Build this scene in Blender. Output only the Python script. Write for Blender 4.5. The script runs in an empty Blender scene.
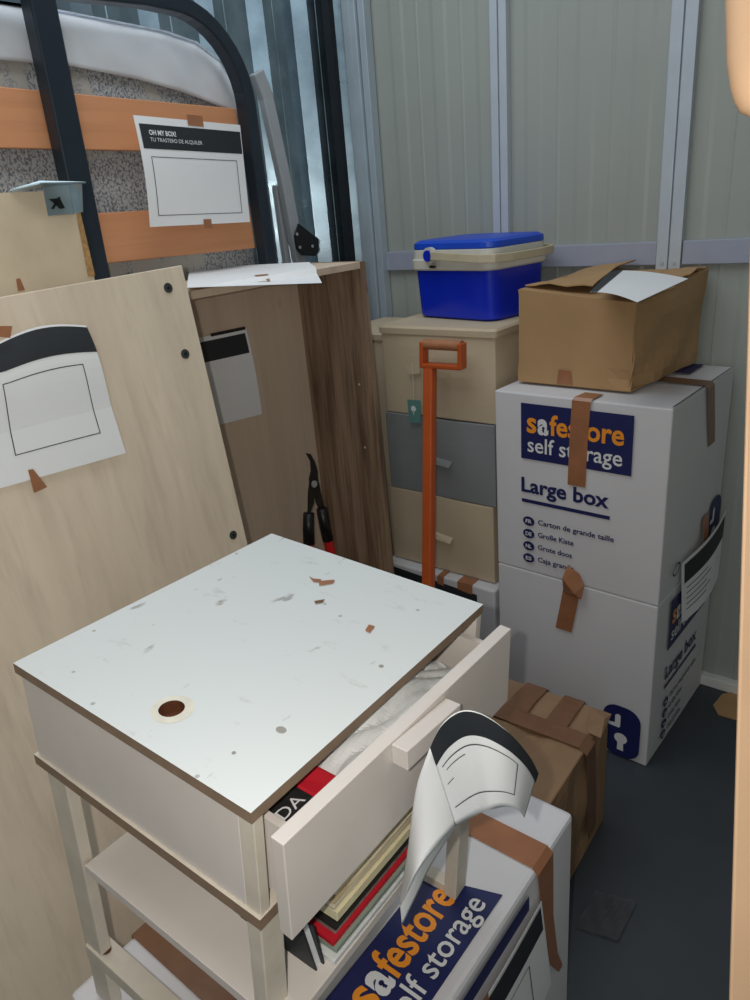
import bpy, bmesh, math, random
from mathutils import Vector as V, Matrix
random.seed(7)
C = bpy.context.scene.collection
scene = bpy.context.scene

# ------------------------------------------------------------------ camera
F_, YAW, PITCH, ROLL, H_ = 718.3974, -.7029, .3869, -.0891, 1.4623
fw = V((math.sin(YAW)*math.cos(PITCH), math.cos(YAW)*math.cos(PITCH), -math.sin(PITCH)))
rt = V((math.cos(YAW), -math.sin(YAW), 0)); up = rt.cross(fw)
RT = rt*math.cos(ROLL) + up*math.sin(ROLL); UP = -rt*math.sin(ROLL) + up*math.cos(ROLL)
EYE = V((0, 0, H_))
cd = bpy.data.cameras.new('camera'); cam = bpy.data.objects.new('camera', cd); C.objects.link(cam)
cd.sensor_fit = 'VERTICAL'; cd.sensor_height = 36; cd.lens = F_/1000*36; cd.clip_start = .02
cam.matrix_world = Matrix(((RT.x, UP.x, -fw.x, 0), (RT.y, UP.y, -fw.y, 0), (RT.z, UP.z, -fw.z, H_), (0, 0, 0, 1)))
scene.camera = cam

def ray(u, v): return RT*((u-375)/F_) + UP*((500-v)/F_) + fw
def at(axis, val, u, v):                      # point of the plane axis=val seen at a pixel
    d = ray(u, v); return EYE + d*((val-EYE[axis])/d[axis])
def X(u, v, x): return at(0, x, u, v)
def Y(u, v, y): return at(1, y, u, v)
def Z(u, v, z): return at(2, z, u, v)
def PL(u, v, p, n):
    d = ray(u, v); return EYE + d*((p-EYE).dot(n)/d.dot(n))

# ------------------------------------------------------------------ materials
def lin(c):
    c /= 255.; return c/12.92 if c <= .04045 else ((c+.055)/1.055)**2.4
def rgb(r, g, b): return (lin(r), lin(g), lin(b), 1)
class NT:
    def __init__(s, name):
        s.m = bpy.data.materials.new(name); s.m.use_nodes = True; s.t = s.m.node_tree
        s.b = s.t.nodes['Principled BSDF']
    def n(s, typ, **kw):
        x = s.t.nodes.new('ShaderNode'+typ)
        for k, v in kw.items():
            if k in x.inputs.keys(): x.inputs[k].default_value = v
            else: setattr(x, k, v)
        return x
    def l(s, a, b): s.t.links.new(a, b)
    def coord(s, scale=(1, 1, 1)):
        tc = s.n('TexCoord'); mp = s.n('Mapping'); mp.inputs['Scale'].default_value = scale
        s.l(tc.outputs['Object'], mp.inputs['Vector']); return mp.outputs[0]
    def noise(s, vec, sc, detail=4, rough=.55):
        x = s.n('TexNoise'); x.inputs['Scale'].default_value = sc; x.inputs['Detail'].default_value = detail
        x.inputs['Roughness'].default_value = rough; s.l(vec, x.inputs['Vector']); return x.outputs['Fac']
    def ramp(s, fac, stops):
        r = s.n('ValToRGB'); e = r.color_ramp.elements
        while len(e) < len(stops): e.new(.5)
        for i, (p, c) in enumerate(stops): e[i].position = p; e[i].color = c
        s.l(fac, r.inputs[0]); return r.outputs[0]
    def mix(s, f, a, b, blend='MIX'):
        x = s.n('Mix', data_type='RGBA', blend_type=blend)
        for i, v in ((0, f), (6, a), (7, b)):
            if isinstance(v, (int, float, tuple)): x.inputs[i].default_value = v
            else: s.l(v, x.inputs[i])
        return x.outputs[2]
    def bump(s, h, st=.2, d=.01):
        x = s.n('Bump'); x.inputs['Strength'].default_value = st; x.inputs['Distance'].default_value = d
        s.l(h, x.inputs['Height']); s.l(x.outputs[0], s.b.inputs['Normal'])
    def fin(s, rough=.5, metal=0, spec=.5, **kw):
        s.b.inputs['Roughness'].default_value = rough; s.b.inputs['Metallic'].default_value = metal
        s.b.inputs['Specular IOR Level'].default_value = spec
        for k, v in kw.items(): s.b.inputs[k].default_value = v
        return s.m
def sc(c, f): return (c[0]*f, c[1]*f, c[2]*f, 1)
def plain(name, c, rough=.5, metal=0, var=.12, scale=18, bump=0, bscale=60, spec=.5, **kw):
    t = NT(name); v = t.coord()
    col = t.ramp(t.noise(v, scale), [(.3, sc(c, 1-var)), (.7, sc(c, 1+var*.6))])
    t.l(col, t.b.inputs['Base Color'])
    if bump: t.bump(t.noise(v, bscale, 3), bump, .004)
    return t.fin(rough, metal, spec, **kw)
def wood(name, base, dark, axis=2, freq=26, amt=.6, rough=.55, knots=True, grey=None):
    t = NT(name); s = [freq, freq, freq]; s[axis] = freq*.07
    v = t.coord(tuple(s)); w = t.coord((3, 3, 3))
    g1 = t.ramp(t.noise(v, 1.0, 8, .62), [(.42, (0, 0, 0, 1)), (.68, (1, 1, 1, 1))])
    s2 = [freq*4.0]*3; s2[axis] = freq*.16
    g2 = t.ramp(t.noise(t.coord(tuple(s2)), 1.0, 4, .6), [(.5, (0, 0, 0, 1)), (.78, (1, 1, 1, 1))])
    c = t.mix(t.noise(w, 1.2), sc(base, .93), sc(base, 1.06))
    m1 = t.n('Math', operation='MULTIPLY'); m1.inputs[1].default_value = amt; t.l(g1, m1.inputs[0])
    c = t.mix(m1.outputs[0], c, dark)
    m2 = t.n('Math', operation='MULTIPLY'); m2.inputs[1].default_value = amt*.8; t.l(g2, m2.inputs[0])
    c = t.mix(m2.outputs[0], c, sc(dark, .8))
    if knots:
        s3 = [7.]*3; s3[axis] = 4.
        vo = t.n('TexVoronoi'); vo.inputs['Scale'].default_value = 1.; t.l(t.coord(tuple(s3)), vo.inputs['Vector'])
        k = t.ramp(vo.outputs['Distance'], [(.03, (1, 1, 1, 1)), (.085, (0, 0, 0, 1))])
        m3 = t.n('Math', operation='MULTIPLY'); m3.inputs[1].default_value = amt*.7; t.l(k, m3.inputs[0])
        c = t.mix(m3.outputs[0], c, sc(dark, .7))
    t.l(c, t.b.inputs['Base Color']); t.bump(g2, .08, .002)
    return t.fin(rough)
M = {}
M['floor'] = plain('floor_paint', rgb(58, 63, 69), .5, var=.12, scale=6, bump=.04)
M['cream_wall'] = plain('cream_wall_paint', rgb(160, 164, 157), .42, var=.05, scale=2)
M['white_steel'] = plain('white_steel_paint', rgb(188, 196, 204), .4, metal=.1, var=.04)
M['rail'] = plain('lilac_grey_rail', rgb(158, 162, 178), .5, var=.05)
M['skirt'] = plain('skirting_white', rgb(225, 225, 220), .5, var=.05)
t = NT('galvanised_steel'); v = t.coord((1, 1, 1))
t.l(t.ramp(t.noise(v, 9, 5), [(.3, rgb(120, 138, 150)), (.7, rgb(158, 178, 190))]), t.b.inputs['Base Color'])
t.l(t.ramp(t.noise(v, 14, 4), [(.3, (.26, .26, .26, 1)), (.7, (.34, .34, .34, 1))]), t.b.inputs['Roughness'])
t.bump(t.noise(t.coord((1, 1, .15)), 7, 2), .12, .01); M['galv'] = t.fin(.25, .92)
M['galv_b'] = t.m
M['steel_post'] = plain('dull_steel_post', rgb(182, 194, 202), .42, .3, .06)
M['dark_steel'] = plain('dark_gap_steel', rgb(35, 40, 46), .6, .3)
M['light_wood'] = wood('pale_washed_oak', rgb(224, 207, 184), rgb(180, 162, 140), 2, 11, .42)
M['carc_wood'] = wood('pale_beige_oak', rgb(214, 193, 170), rgb(184, 162, 138), 2, 9, .4)
M['brown_wood'] = wood('rustic_brown_oak', rgb(158, 132, 108), rgb(92, 70, 52), 2, 24, .95)
M['chip'] = plain('bare_chipboard_edge', rgb(178, 138, 88), .8, var=.3, scale=160, bump=.3, bscale=300)
M['chip_face'] = plain('worn_beige_melamine', rgb(208, 190, 162), .6, var=.1, scale=14)
M['slat'] = wood('orange_birch_slat', rgb(216, 152, 108), rgb(190, 124, 84), 1, 12, .35, knots=False)
M['bed_tube'] = plain('dark_blue_grey_tube', rgb(40, 50, 60), .35, .25, .1)
t = NT('mattress_speckle'); v = t.coord((1, 1.3, 1))
n1 = t.noise(t.coord((1, 1, .8)), 190, 3, .7)
c1 = t.ramp(n1, [(.42, rgb(112, 116, 122)), (.54, rgb(188, 188, 188))])
c2 = t.mix(t.ramp(t.noise(v, 7, 3), [(.52, (0, 0, 0, 1)), (.6, (1, 1, 1, 1))]), c1, rgb(186, 182, 174))
t.l(c2, t.b.inputs['Base Color']); t.bump(n1, .2, .003); M['mattress'] = t.fin(.9)
M['sheet'] = plain('white_fitted_sheet', rgb(226, 230, 236), .8, var=.04, bump=.1, bscale=40)
M['paper'] = plain('white_paper', rgb(232, 232, 232), .75, var=.02, scale=5)
M['ink'] = plain('dark_print', rgb(38, 42, 46), .6, var=.1)
M['ink_line'] = plain('thin_black_print', rgb(60, 60, 62), .7, var=.02)
M['tape'] = plain('brown_parcel_tape', rgb(160, 108, 76), .28, var=.14, scale=22, bump=.15, bscale=35)
M['tape_dark'] = plain('dark_parcel_tape', rgb(124, 88, 64), .3, var=.15, scale=22, bump=.2, bscale=35)
M['white_card'] = plain('white_cardboard', rgb(214, 212, 214), .62, var=.03, scale=5, bump=.05, bscale=22)
M['kraft'] = plain('kraft_cardboard', rgb(176, 140, 98), .75, var=.08, scale=7, bump=.12, bscale=20)
M['kraft_worn'] = plain('worn_kraft_cardboard', rgb(150, 118, 88), .7, var=.14, scale=9, bump=.45, bscale=16)
M['navy'] = plain('navy_print', rgb(27, 34, 88), .5, var=.08)
M['orange'] = plain('orange_print', rgb(244, 152, 40), .5, var=.04)
M['white_ink'] = plain('white_print', rgb(225, 225, 225), .5, var=.02)
t = NT('white_melamine_top'); v = t.coord()
base = rgb(216, 219, 217)
s1 = t.ramp(t.noise(t.coord((9, 22, 5)), 1.6, 6, .7), [(.60, (0, 0, 0, 1)), (.72, (1, 1, 1, 1))])
s2 = t.ramp(t.noise(t.coord((30, 12, 5)), 1.3, 3, .5), [(.68, (0, 0, 0, 1)), (.73, (1, 1, 1, 1))])
m = t.n('Math', operation='MULTIPLY'); m.inputs[1].default_value = .45; t.l(s1, m.inputs[0])
c = t.mix(m.outputs[0], base, rgb(166, 160, 150))
m = t.n('Math', operation='MULTIPLY'); m.inputs[1].default_value = .6; t.l(s2, m.inputs[0])
c = t.mix(m.outputs[0], c, rgb(120, 112, 104))
vo = t.n('TexVoronoi'); vo.inputs['Scale'].default_value = 26; t.l(v, vo.inputs['Vector'])
c = t.mix(t.ramp(vo.outputs['Distance'], [(.05, (.7, .7, .7, 1)), (.075, (0, 0, 0, 1))]), c, rgb(150, 140, 128))
t.l(c, t.b.inputs['Base Color']); M['top_white'] = t.fin(.32)
M['old_white'] = plain('aged_white_melamine', rgb(213, 204, 196), .45, var=.05, scale=10)
M['old_white_dirty'] = plain('grubby_white_melamine', rgb(206, 196, 180), .5, var=.10, scale=22)
M['brown_edge'] = plain('brown_edging', rgb(134, 112, 92), .6, var=.15, scale=40)
M['rust'] = plain('rusty_ring', rgb(92, 48, 20), .8, var=.4, scale=70)
M['ring'] = plain('pale_ring_stain', rgb(222, 216, 200), .4, var=.1, scale=60)
M['stain'] = plain('grey_stain', rgb(150, 146, 138), .6, var=.1, scale=90)
M['black'] = plain('black_plastic', rgb(22, 22, 24), .4, var=.1)
M['blade'] = plain('dark_blade_steel', rgb(60, 56, 54), .4, .6)
M['red'] = plain('red_plastic', rgb(214, 40, 34), .4, var=.06)
M['redcloth'] = plain('red_packaging', rgb(190, 22, 40), .55, var=.1)
M['blue'] = plain('blue_cooler_plastic', rgb(16, 44, 190), .25, var=.04)
M['blue_lid'] = plain('blue_lid_plastic', rgb(22, 74, 196), .38, var=.05)
M['rim'] = plain('yellowed_white_plastic', rgb(206, 202, 190), .45, var=.06)
M['rim_y'] = plain('yellowed_handle_plastic', rgb(196, 184, 156), .45, var=.08)
M['beige_cloth'] = plain('beige_fabric', rgb(198, 180, 152), .85, var=.06, scale=5, bump=.1, bscale=220)
M['grey_cloth'] = plain('blue_grey_fabric', rgb(132, 135, 136), .85, var=.07, scale=5, bump=.1, bscale=220)
M['spade'] = plain('orange_paint', rgb(188, 84, 34), .45, var=.1, scale=14)
M['grip'] = plain('worn_brown_grip', rgb(170, 112, 76), .6, var=.15, scale=30)
M['teal'] = plain('teal_tag_card', rgb(96, 142, 136), .6, var=.06)
M['alu'] = plain('dull_aluminium', rgb(176, 180, 184), .45, .25, .06)
M['zinc'] = plain('zinc_bracket', rgb(168, 184, 190), .35, .7, .1)
M['cam'] = plain('dark_cam_fitting', rgb(70, 76, 76), .5, .4)
M['plastic'] = plain('crumpled_clear_plastic', rgb(232, 232, 230), .3, var=.04, bump=.7, bscale=30)
M['plastic'].node_tree.nodes['Principled BSDF'].inputs['Alpha'].default_value = .8
M['cream_paper'] = plain('cream_paper_pages', rgb(226, 214, 184), .8, var=.08, scale=60)
t = NT('cream_page_edges')
t.l(t.ramp(t.noise(t.coord((2, 2, 420)), 1.2, 2), [(.35, rgb(168, 150, 116)), (.6, rgb(232, 220, 190))]), t.b.inputs['Base Color']); M['cream_paper'] = t.fin(.8)
M['yellow_paper'] = plain('yellowish_pages', rgb(220, 208, 170), .8, var=.08, scale=40)
M['grey_pages'] = plain('grey_spiral_pages', rgb(128, 120, 112), .6, var=.35, scale=120)
M['green_cover'] = plain('grey_green_cover', rgb(140, 152, 138), .5, var=.1)
M['pale_wood'] = plain('pale_orange_wood', rgb(206, 168, 132), .6, var=.08, scale=9)
M['plastic_dark'] = plain('thin_clear_tape', rgb(90, 92, 94), .12, var=.1)
M['plastic_dark'].node_tree.nodes['Principled BSDF'].inputs['Alpha'].default_value = .35
M['photo'] = plain('dark_box_art', rgb(40, 40, 40), .4, var=.5, scale=60)

# ------------------------------------------------------------------ object helpers
def tag(o, label, cat, group=None, kind=None):
    o['label'] = label; o['category'] = cat
    if group: o['group'] = group
    if kind: o['kind'] = kind
    return o
def thing(name, label, cat, loc, group=None, rot=None):
    o = bpy.data.objects.new(name, None); C.objects.link(o); o.empty_display_size = .05
    o.matrix_world = Matrix.Translation(V(loc)) @ (rot.to_4x4() if rot else Matrix())
    o['mw'] = 0; del o['mw']
    MW[o.name] = o.matrix_world.copy()
    return tag(o, label, cat, group)
MW = {}
def part(name, data, mat, parent=None, bevel=0, smooth=False, solid=0, local=False, kind=None, label=None):
    """data = (verts, faces[, material indices]); verts in world coordinates, or the root's own when local"""
    vs, fs = data[0], data[1]
    P = MW[parent.name] if parent else None
    if parent and not local:
        I = P.inverted(); vs = [I @ V(v) for v in vs]
    me = bpy.data.meshes.new(name)
    org = V((0, 0, 0))
    if not parent:                               # own origin at the base centre
        xs = [v[0] for v in vs]; ys = [v[1] for v in vs]; zs = [v[2] for v in vs]
        org = V(((min(xs)+max(xs))/2, (min(ys)+max(ys))/2, min(zs))); vs = [V(v)-org for v in vs]
    me.from_pydata([tuple(v) for v in vs], [], fs)
    bm = bmesh.new(); bm.from_mesh(me)
    if not solid and len(data) < 4: bmesh.ops.recalc_face_normals(bm, faces=bm.faces)
    bm.to_mesh(me); bm.free()
    mats = mat if isinstance(mat, (list, tuple)) else [mat]
    for m in mats: me.materials.append(M[m])
    if len(data) > 2 and data[2]:
        for p, i in zip(me.polygons, data[2]): p.material_index = i
    if smooth:
        for p in me.polygons: p.use_smooth = True
    o = bpy.data.objects.new(name, me); C.objects.link(o)
    if parent:
        o.parent = parent; MW[o.name] = P.copy()
    else:
        o.location = org; MW[o.name] = Matrix.Translation(org)
    if solid:
        s = o.modifiers.new('thickness', 'SOLIDIFY'); s.thickness = solid; s.offset = 0
    if bevel:
        b = o.modifiers.new('bevel', 'BEVEL'); b.width = bevel; b.segments = 2; b.limit_method = 'ANGLE'; b.angle_limit = math.radians(40)
    if kind: o['kind'] = kind
    if label: o['label'] = label
    return o
def join(*ds):
    vs, fs, ms = [], [], []
    for i, d in enumerate(ds):
        n = len(vs); vs += list(d[0]); fs += [tuple(k+n for k in f) for f in d[1]]
        ms += list(d[2]) if len(d) > 2 and d[2] else [0]*len(d[1])
    return vs, fs, ms
def setm(d, i): return d[0], d[1], [i]*len(d[1])
HF = [(0, 3, 2, 1), (4, 5, 6, 7), (0, 1, 5, 4), (1, 2, 6, 5), (2, 3, 7, 6), (3, 0, 4, 7)]
def box(x0, x1, y0, y1, z0, z1):
    return [V(p) for p in ((x0, y0, z0), (x1, y0, z0), (x1, y1, z0), (x0, y1, z0), (x0, y0, z1), (x1, y0, z1), (x1, y1, z1), (x0, y1, z1))], HF
def hexa(ps): return [V(p) for p in ps], HF
def tf(d, m): return ([m @ V(v) for v in d[0]],) + tuple(d[1:])
def slab(quad, n):                                # quad extruded along vector n
    q = [V(p) for p in quad]; return q + [p+n for p in q], HF
def tube(path, r, n=12, cap=True, sq=None, closed=False):
    path = [V(p) for p in path]; vs, fs = [], []
    rs = r if isinstance(r, (list, tuple)) else [r]*len(path); prev = None
    for i, p in enumerate(path):
        a = path[max(i-1, 0)]; b = path[min(i+1, len(path)-1)]; tg = (b-a).normalized()
        if prev is None:
            ref = V((0, 0, 1)) if abs(tg.z) < .9 else V((0, 1, 0))
            nx = tg.cross(ref).normalized()
        else: nx = (prev - tg*prev.dot(tg)).normalized()
        prev = nx; ny = tg.cross(nx)
        for k in range(n):
            if sq: w, h = sq; ca, sa = ((-w, -h), (w, -h), (w, h), (-w, h))[k]; vs.append(p+nx*ca+ny*sa)
            else:
                an = 2*math.pi*k/n; vs.append(p+nx*(rs[i]*math.cos(an))+ny*(rs[i]*math.sin(an)))
    for i in range(len(path)-1):
        for k in range(n): fs.append((i*n+k, i*n+(k+1) % n, (i+1)*n+(k+1) % n, (i+1)*n+k))
    if cap: fs += [tuple(range(n))[::-1], tuple(range((len(path)-1)*n, len(path)*n))]
    return vs, fs
def sqtube(path, w, h): return tube(path, 1, 4, sq=(w/2, h/2))
def disc(c, ex, ey, r, n=20, ry=None, h=None):
    ry = ry or r; ring = [V(c)+ex*(r*math.cos(2*math.pi*k/n))+ey*(ry*math.sin(2*math.pi*k/n)) for k in range(n)]
    if h is None: return ring, [tuple(range(n))]
    return ring+[p+h for p in ring], [tuple(range(n))[::-1], tuple(range(n, 2*n))]+[(k, (k+1) % n, n+(k+1) % n, n+k) for k in range(n)]
def rrect(w, h, r, n=6):
    out = []
    for cx, cy, a in ((w/2-r, h/2-r, 0), (-w/2+r, h/2-r, 90), (-w/2+r, -h/2+r, 180), (w/2-r, -h/2+r, 270)):
        for k in range(n+1):
            an = math.radians(a+90*k/n); out.append((cx+r*math.cos(an), cy+r*math.sin(an)))
    return out
def loft(rings, cap=True):
    n = len(rings[0]); vs = [V(p) for r in rings for p in r]; fs = []
    for i in range(len(rings)-1):
        for k in range(n): fs.append((i*n+k, i*n+(k+1) % n, (i+1)*n+(k+1) % n, (i+1)*n+k))
    if cap: fs += [tuple(range(n))[::-1], tuple(range((len(rings)-1)*n, len(rings)*n))]
    return vs, fs
def poly(pts): return [V(p) for p in pts], [tuple(range(len(pts)))]
# a surface S(u,v)->point; patch of it lifted along its normal
def nrm(S, u, v):
    e = .002; return (S(u+e, v)-S(u-e, v)).cross(S(u, v+e)-S(u, v-e)).normalized()
def patch(S, u0, u1, v0, v1, n=12, m=12, off=0.):
    vs, fs = [], []
    for j in range(m+1):
        for i in range(n+1):
            u = u0+(u1-u0)*i/n; v = v0+(v1-v0)*j/m; p = S(u, v)
            if off: p = p+nrm(S, u, v)*off
            vs.append(p)
    for j in range(m):
        for i in range(n):
            a = j*(n+1)+i; fs.append((a, a+1, a+n+2, a+n+1))
    return vs, fs
def bil(TL, TR, BR, BL, bulge=None):              # u right, v down; bulge(u,v)->Vector
    TL, TR, BR, BL = map(V, (TL, TR, BR, BL))
    def S(u, v):
        p = (TL*(1-u)+TR*u)*(1-v)+(BL*(1-u)+BR*u)*v
        return p+bulge(u, v) if bulge else p
    return S
def outline(S, u0, u1, v0, v1, t=.006, ar=1., off=.001):
    return join(patch(S, u0, u1, v0, v0+t*ar, 12, 1, off), patch(S, u0, u1, v1-t*ar, v1, 12, 1, off),
                patch(S, u0, u0+t, v0, v1, 1, 12, off), patch(S, u1-t, u1, v0, v1, 1, 12, off))
# lettering, as flat printed meshes
TC = {}
def text2d(s, size=1., bold=0., space=1.):
    key = (s, bold, space)
    if key not in TC:
        c = bpy.data.curves.new('t', 'FONT'); c.body = s; c.size = 1; c.offset = bold; c.space_character = space; c.resolution_u = 3
        o = bpy.data.objects.new('t', c); me = o.to_mesh()
        TC[key] = ([(v.co.x, v.co.y) for v in me.vertices], [tuple(p.vertices) for p in me.polygons])
        o.to_mesh_clear(); bpy.data.objects.remove(o); bpy.data.curves.remove(c)
    return TC[key]
def text_on(s, org, ex, ey, width=None, height=None, bold=.0, space=1., xh=None):
    """flat lettering: org = left end of the baseline; width = whole length, height = height of the capitals"""
    p, f = text2d(s, 1, bold, space)
    xs = [a for a, b in p]; x0, x1 = min(xs), max(xs); y1 = max(b for a, b in p)
    sx = width/(x1-x0); sy = (height/y1) if height else sx
    return [V(org)+ex*((a-x0)*sx)+ey*(b*sy) for a, b in p], f, None, 1
def text_S(S, s, u0, u1, v, vh, bold=0., off=.0012):
    p, f = text2d(s, 1, bold); xs = [a for a, b in p]; x0, x1 = min(xs), max(xs); y1 = max(b for a, b in p)
    out = []
    for a, b in p:
        u = u0+(a-x0)/(x1-x0)*(u1-u0); w = v-b/y1*vh; out.append(S(u, w)+nrm(S, u, w)*off)
    return out, f, None, 1
def facing(S): return 1 if nrm(S, .5, .5).dot(EYE-S(.5, .5)) > 0 else -1

# ------------------------------------------------------------------ setting
def struct(name, d, m, **k):
    o = part(name, d, m, **k); o['kind'] = 'structure'; return o
struct('floor', box(-1.95, .9, -1.3, 2.2, -.05, 0), 'floor')
WX0, WX1 = -1.80, .9
def back_profile():
    xs = [(WX0, 0)]; x = -1.515
    while x < WX1-.1:
        xs += [(x, 0), (x+.014, -.003), (x+.048, -.003), (x+.058, 0)]
        if x+.09 < WX1: xs += [(x+.098, 0), (x+.101, -.0015), (x+.106, -.0015), (x+.109, 0)]
        x += .150
    return xs+[(WX1, 0)]
pf = back_profile(); n = len(pf)
vs = [V((x, 2.045+dy, z)) for z in (0, 2.7) for x, dy in pf] + [V((x, 2.10, z)) for z in (0, 2.7) for x, dy in pf]
fs = [(i, i+1, n+i+1, n+i) for i in range(n-1)] + [(2*n+i+1, 2*n+i, 3*n+i, 3*n+i+1) for i in range(n-1)]
fs += [(0, n, 3*n, 2*n), (n-1, 3*n-1, 4*n-1, 2*n-1)]
fs += [(n+i, n+i+1, 3*n+i+1, 3*n+i) for i in range(n-1)]+[(i+1, i, 2*n+i, 2*n+i+1) for i in range(n-1)]
struct('wall_back', (vs, fs), 'cream_wall')
def left_profile():
    ys = [(-1.3, 0)]; y = -1.165
    while y < 1.98:
        ys += [(y+.058, 0), (y+.092, .034), (y+.122, .034), (y+.124, .0325), (y+.129, .0325), (y+.131, .034), (y+.168, .034), (y+.186, 0)]
        y += .1870
    return [(a, b) for a, b in ys if a <= 2.04]+[(2.06, 0)]
pf = left_profile(); n = len(pf)
vs = [V((-1.755+dx, y, z)) for z in (0, 2.7) for y, dx in pf] + [V((-1.80, y, z)) for z in (0, 2.7) for y, dx in pf]
fs = [(i, i+1, n+i+1, n+i) for i in range(n-1)] + [(2*n+i+1, 2*n+i, 3*n+i, 3*n+i+1) for i in range(n-1)]
fs += [(0, n, 3*n, 2*n), (n-1, 3*n-1, 4*n-1, 2*n-1)]
fs += [(n+i, n+i+1, 3*n+i+1, 3*n+i) for i in range(n-1)]+[(i+1, i, 2*n+i, 2*n+i+1) for i in range(n-1)]
struct('wall_left', (vs, fs), 'galv')
# corner post: folded steel
struct('trim_1', join(box(-1.655, -1.625, 2.0, 2.04, 0, 2.7), box(-1.622, -1.600, 1.995, 2.04, 0, 2.7), box(-1.597, -1.572, 2.005, 2.04, 0, 2.7)), 'steel_post', bevel=.002)
struct('trim_2', join(box(-1.70, -1.672, 1.962, 1.984, 0, 2.7)), 'dark_steel')
struct('trim_8', hexa([(-1.70, 1.985, 0), (-1.662, 2.022, 0), (-1.662, 2.04, 0), (-1.70, 2.04, 0), (-1.70, 1.985, 2.7), (-1.662, 2.022, 2.7), (-1.662, 2.04, 2.7), (-1.70, 2.04, 2.7)]), 'galv')
for i, (a, b) in enumerate(((-1.155, -1.104), (-.668, -.606))):
    mid = (a+b)/2
    p = struct('trim_%d' % (3+i), join(box(a, mid-.002, 2.020, 2.045, 0, 2.7), box(mid+.002, b, 2.020, 2.045, 0, 2.7), box(mid-.002, mid+.002, 2.028, 2.045, 0, 2.7)), 'white_steel', bevel=.0015)
    sc_ = [disc((x, 2.0205, 1.262), V((1, 0, 0)), V((0, 0, 1)), .005, 12, h=V((0, -.003, 0))) for x in ((a+mid)/2, (mid+b)/2)]
    part('screw_heads', join(*sc_), 'steel_post', p)
xs = [-1.572, -1.157, -1.102, -.670, -.604, .9]
for i in (0, 2, 4):
    struct('trim_%d' % (5+i//2), box(xs[i], xs[i+1], 2.026, 2.045, 1.256, 1.315), 'rail', bevel=.002)
struct('baseboard_back', box(-1.57, .9, 2.018, 2.046, 0, .034), 'skirt', bevel=.002)
struct('wall_right', box(.9, .95, -1.3, 2.1, 0, 2.7), 'cream_wall')

# ------------------------------------------------------------------ large printed boxes
bx, by, bw, bd, byaw = -.4652, 1.5805, .4532, .4400, -.038
def frame(x, y, z, yaw): return Matrix.Translation((x, y, z)) @ Matrix.Rotation(yaw, 4, 'Z')
def carton(w, d, h, puff=.004, r=.006):
    """cardboard carton with slightly swollen faces: x -w..0, y 0..d, z 0..h"""
    vs, fs, N = [], [], 8
    def face(o, a, b, nn):
        base = len(vs)
        for j in range(N+1):
            for i in range(N+1):
                u, v = i/N, j/N; p = V(o)+V(a)*u+V(b)*v+V(nn)*(puff*math.sin(math.pi*u)*math.sin(math.pi*v)); vs.append(p)
        for j in range(N):
            for i in range(N):
                k = base+j*(N+1)+i; fs.append((k, k+1, k+N+2, k+N+1))
    face((-w, 0, 0), (w, 0, 0), (0, 0, h), (0, -1, 0)); face((0, 0, 0), (0, d, 0), (0, 0, h), (1, 0, 0))
    face((0, d, 0), (-w, 0, 0), (0, 0, h), (0, 1, 0)); face((-w, d, 0), (0, -d, 0), (0, 0, h), (-1, 0, 0))
    face((-w, 0, h), (w, 0, 0), (0, d, 0), (0, 0, .3)); face((-w, d, 0), (w, 0, 0), (0, -d, 0), (0, 0, 0))
    bm = bmesh.new(); bv = [bm.verts.new(v) for v in vs]
    for f in fs: bm.faces.new([bv[i] for i in f])
    bmesh.ops.remove_doubles(bm, verts=bm.verts, dist=1e-5); bm.verts.index_update()
    out = [v.co.copy() for v in bm.verts], [tuple(v.index for v in f.verts) for f in bm.faces]; bm.free(); return out
def lab(o, ex, ey, m, root, w=.457, skip=None, txt=True):
    """printed label face: o = left bottom of the face, ex right, ey up; numbers measured from the left and bottom of a .5 high face"""
    nn = ex.cross(ey); P = lambda a, b, k=.0058: m @ (o+ex*a+ey*b+nn*k)
    E = lambda v: (m.to_3x3() @ v)
    ban = part('printed_banner', poly([P(.080, .976), P(.371, .976), P(.371, .829), P(.080, .829)] if 0 else [P(.080, .476), P(.371, .476), P(.371, .329), P(.080, .329)]), 'navy', root)
    ex2, ey2 = E(ex), E(ey); k = .0064
    w1 = lambda s, a, b, wd, h, bold, mat, nm, par: part(nm, text_on(s, P(a, b, k), ex2, ey2, wd, h, bold), mat, par)
    w1('s', .097, .402, .027, .038, .022, 'orange', 'letters', ban)
    w1('a', .127, .402, .030, .038, .045, 'white_ink', 'padlock_letter', ban)
    part('keyhole', join(disc(P(.1435, .417, .0068), ex2, ey2, .004, 10), poly([P(.142, .416, .0068), P(.145, .416, .0068), P(.146, .406, .0068), P(.141, .406, .0068)])), 'navy', ban)
    w1('festore', .160, .402, .190, .052, .022, 'orange', 'letters', ban)
    w1('self storage', .099, .350, .249, .040, .010, 'white_ink', 'letters', ban)
    if txt:
        d = join(text_on('Large box', P(.080, .237), ex2, ey2, .240, .040, .028)[:2], poly([P(.081, .2165), P(.324, .2165), P(.324, .2065), P(.081, .2065)]))
        part('printed_lettering', (d[0], d[1], None, 1), 'navy', root)
        for i, (cc, s, wd) in enumerate((('FR', 'Carton de grande taille', .208), ('DE', 'Große Kiste', .102), ('NL', 'Grote doos', .098), ('ES', 'Caja grande', .104))):
            z = .1535-.0367*i
            part('printed_lettering', (lambda q: (q[0], q[1], None, 1))(join(disc(P(.1015, z), ex2, ey2, .017, 24, .0135), text_on(s, P(.129, z-.004), ex2, ey2, wd, .0145, .022)[:2])), 'navy', root)
            part('printed_lettering', text_on(cc, P(.0925, z-.0055, k), ex2, ey2, .018, .011, .02), 'white_ink', root)
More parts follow.
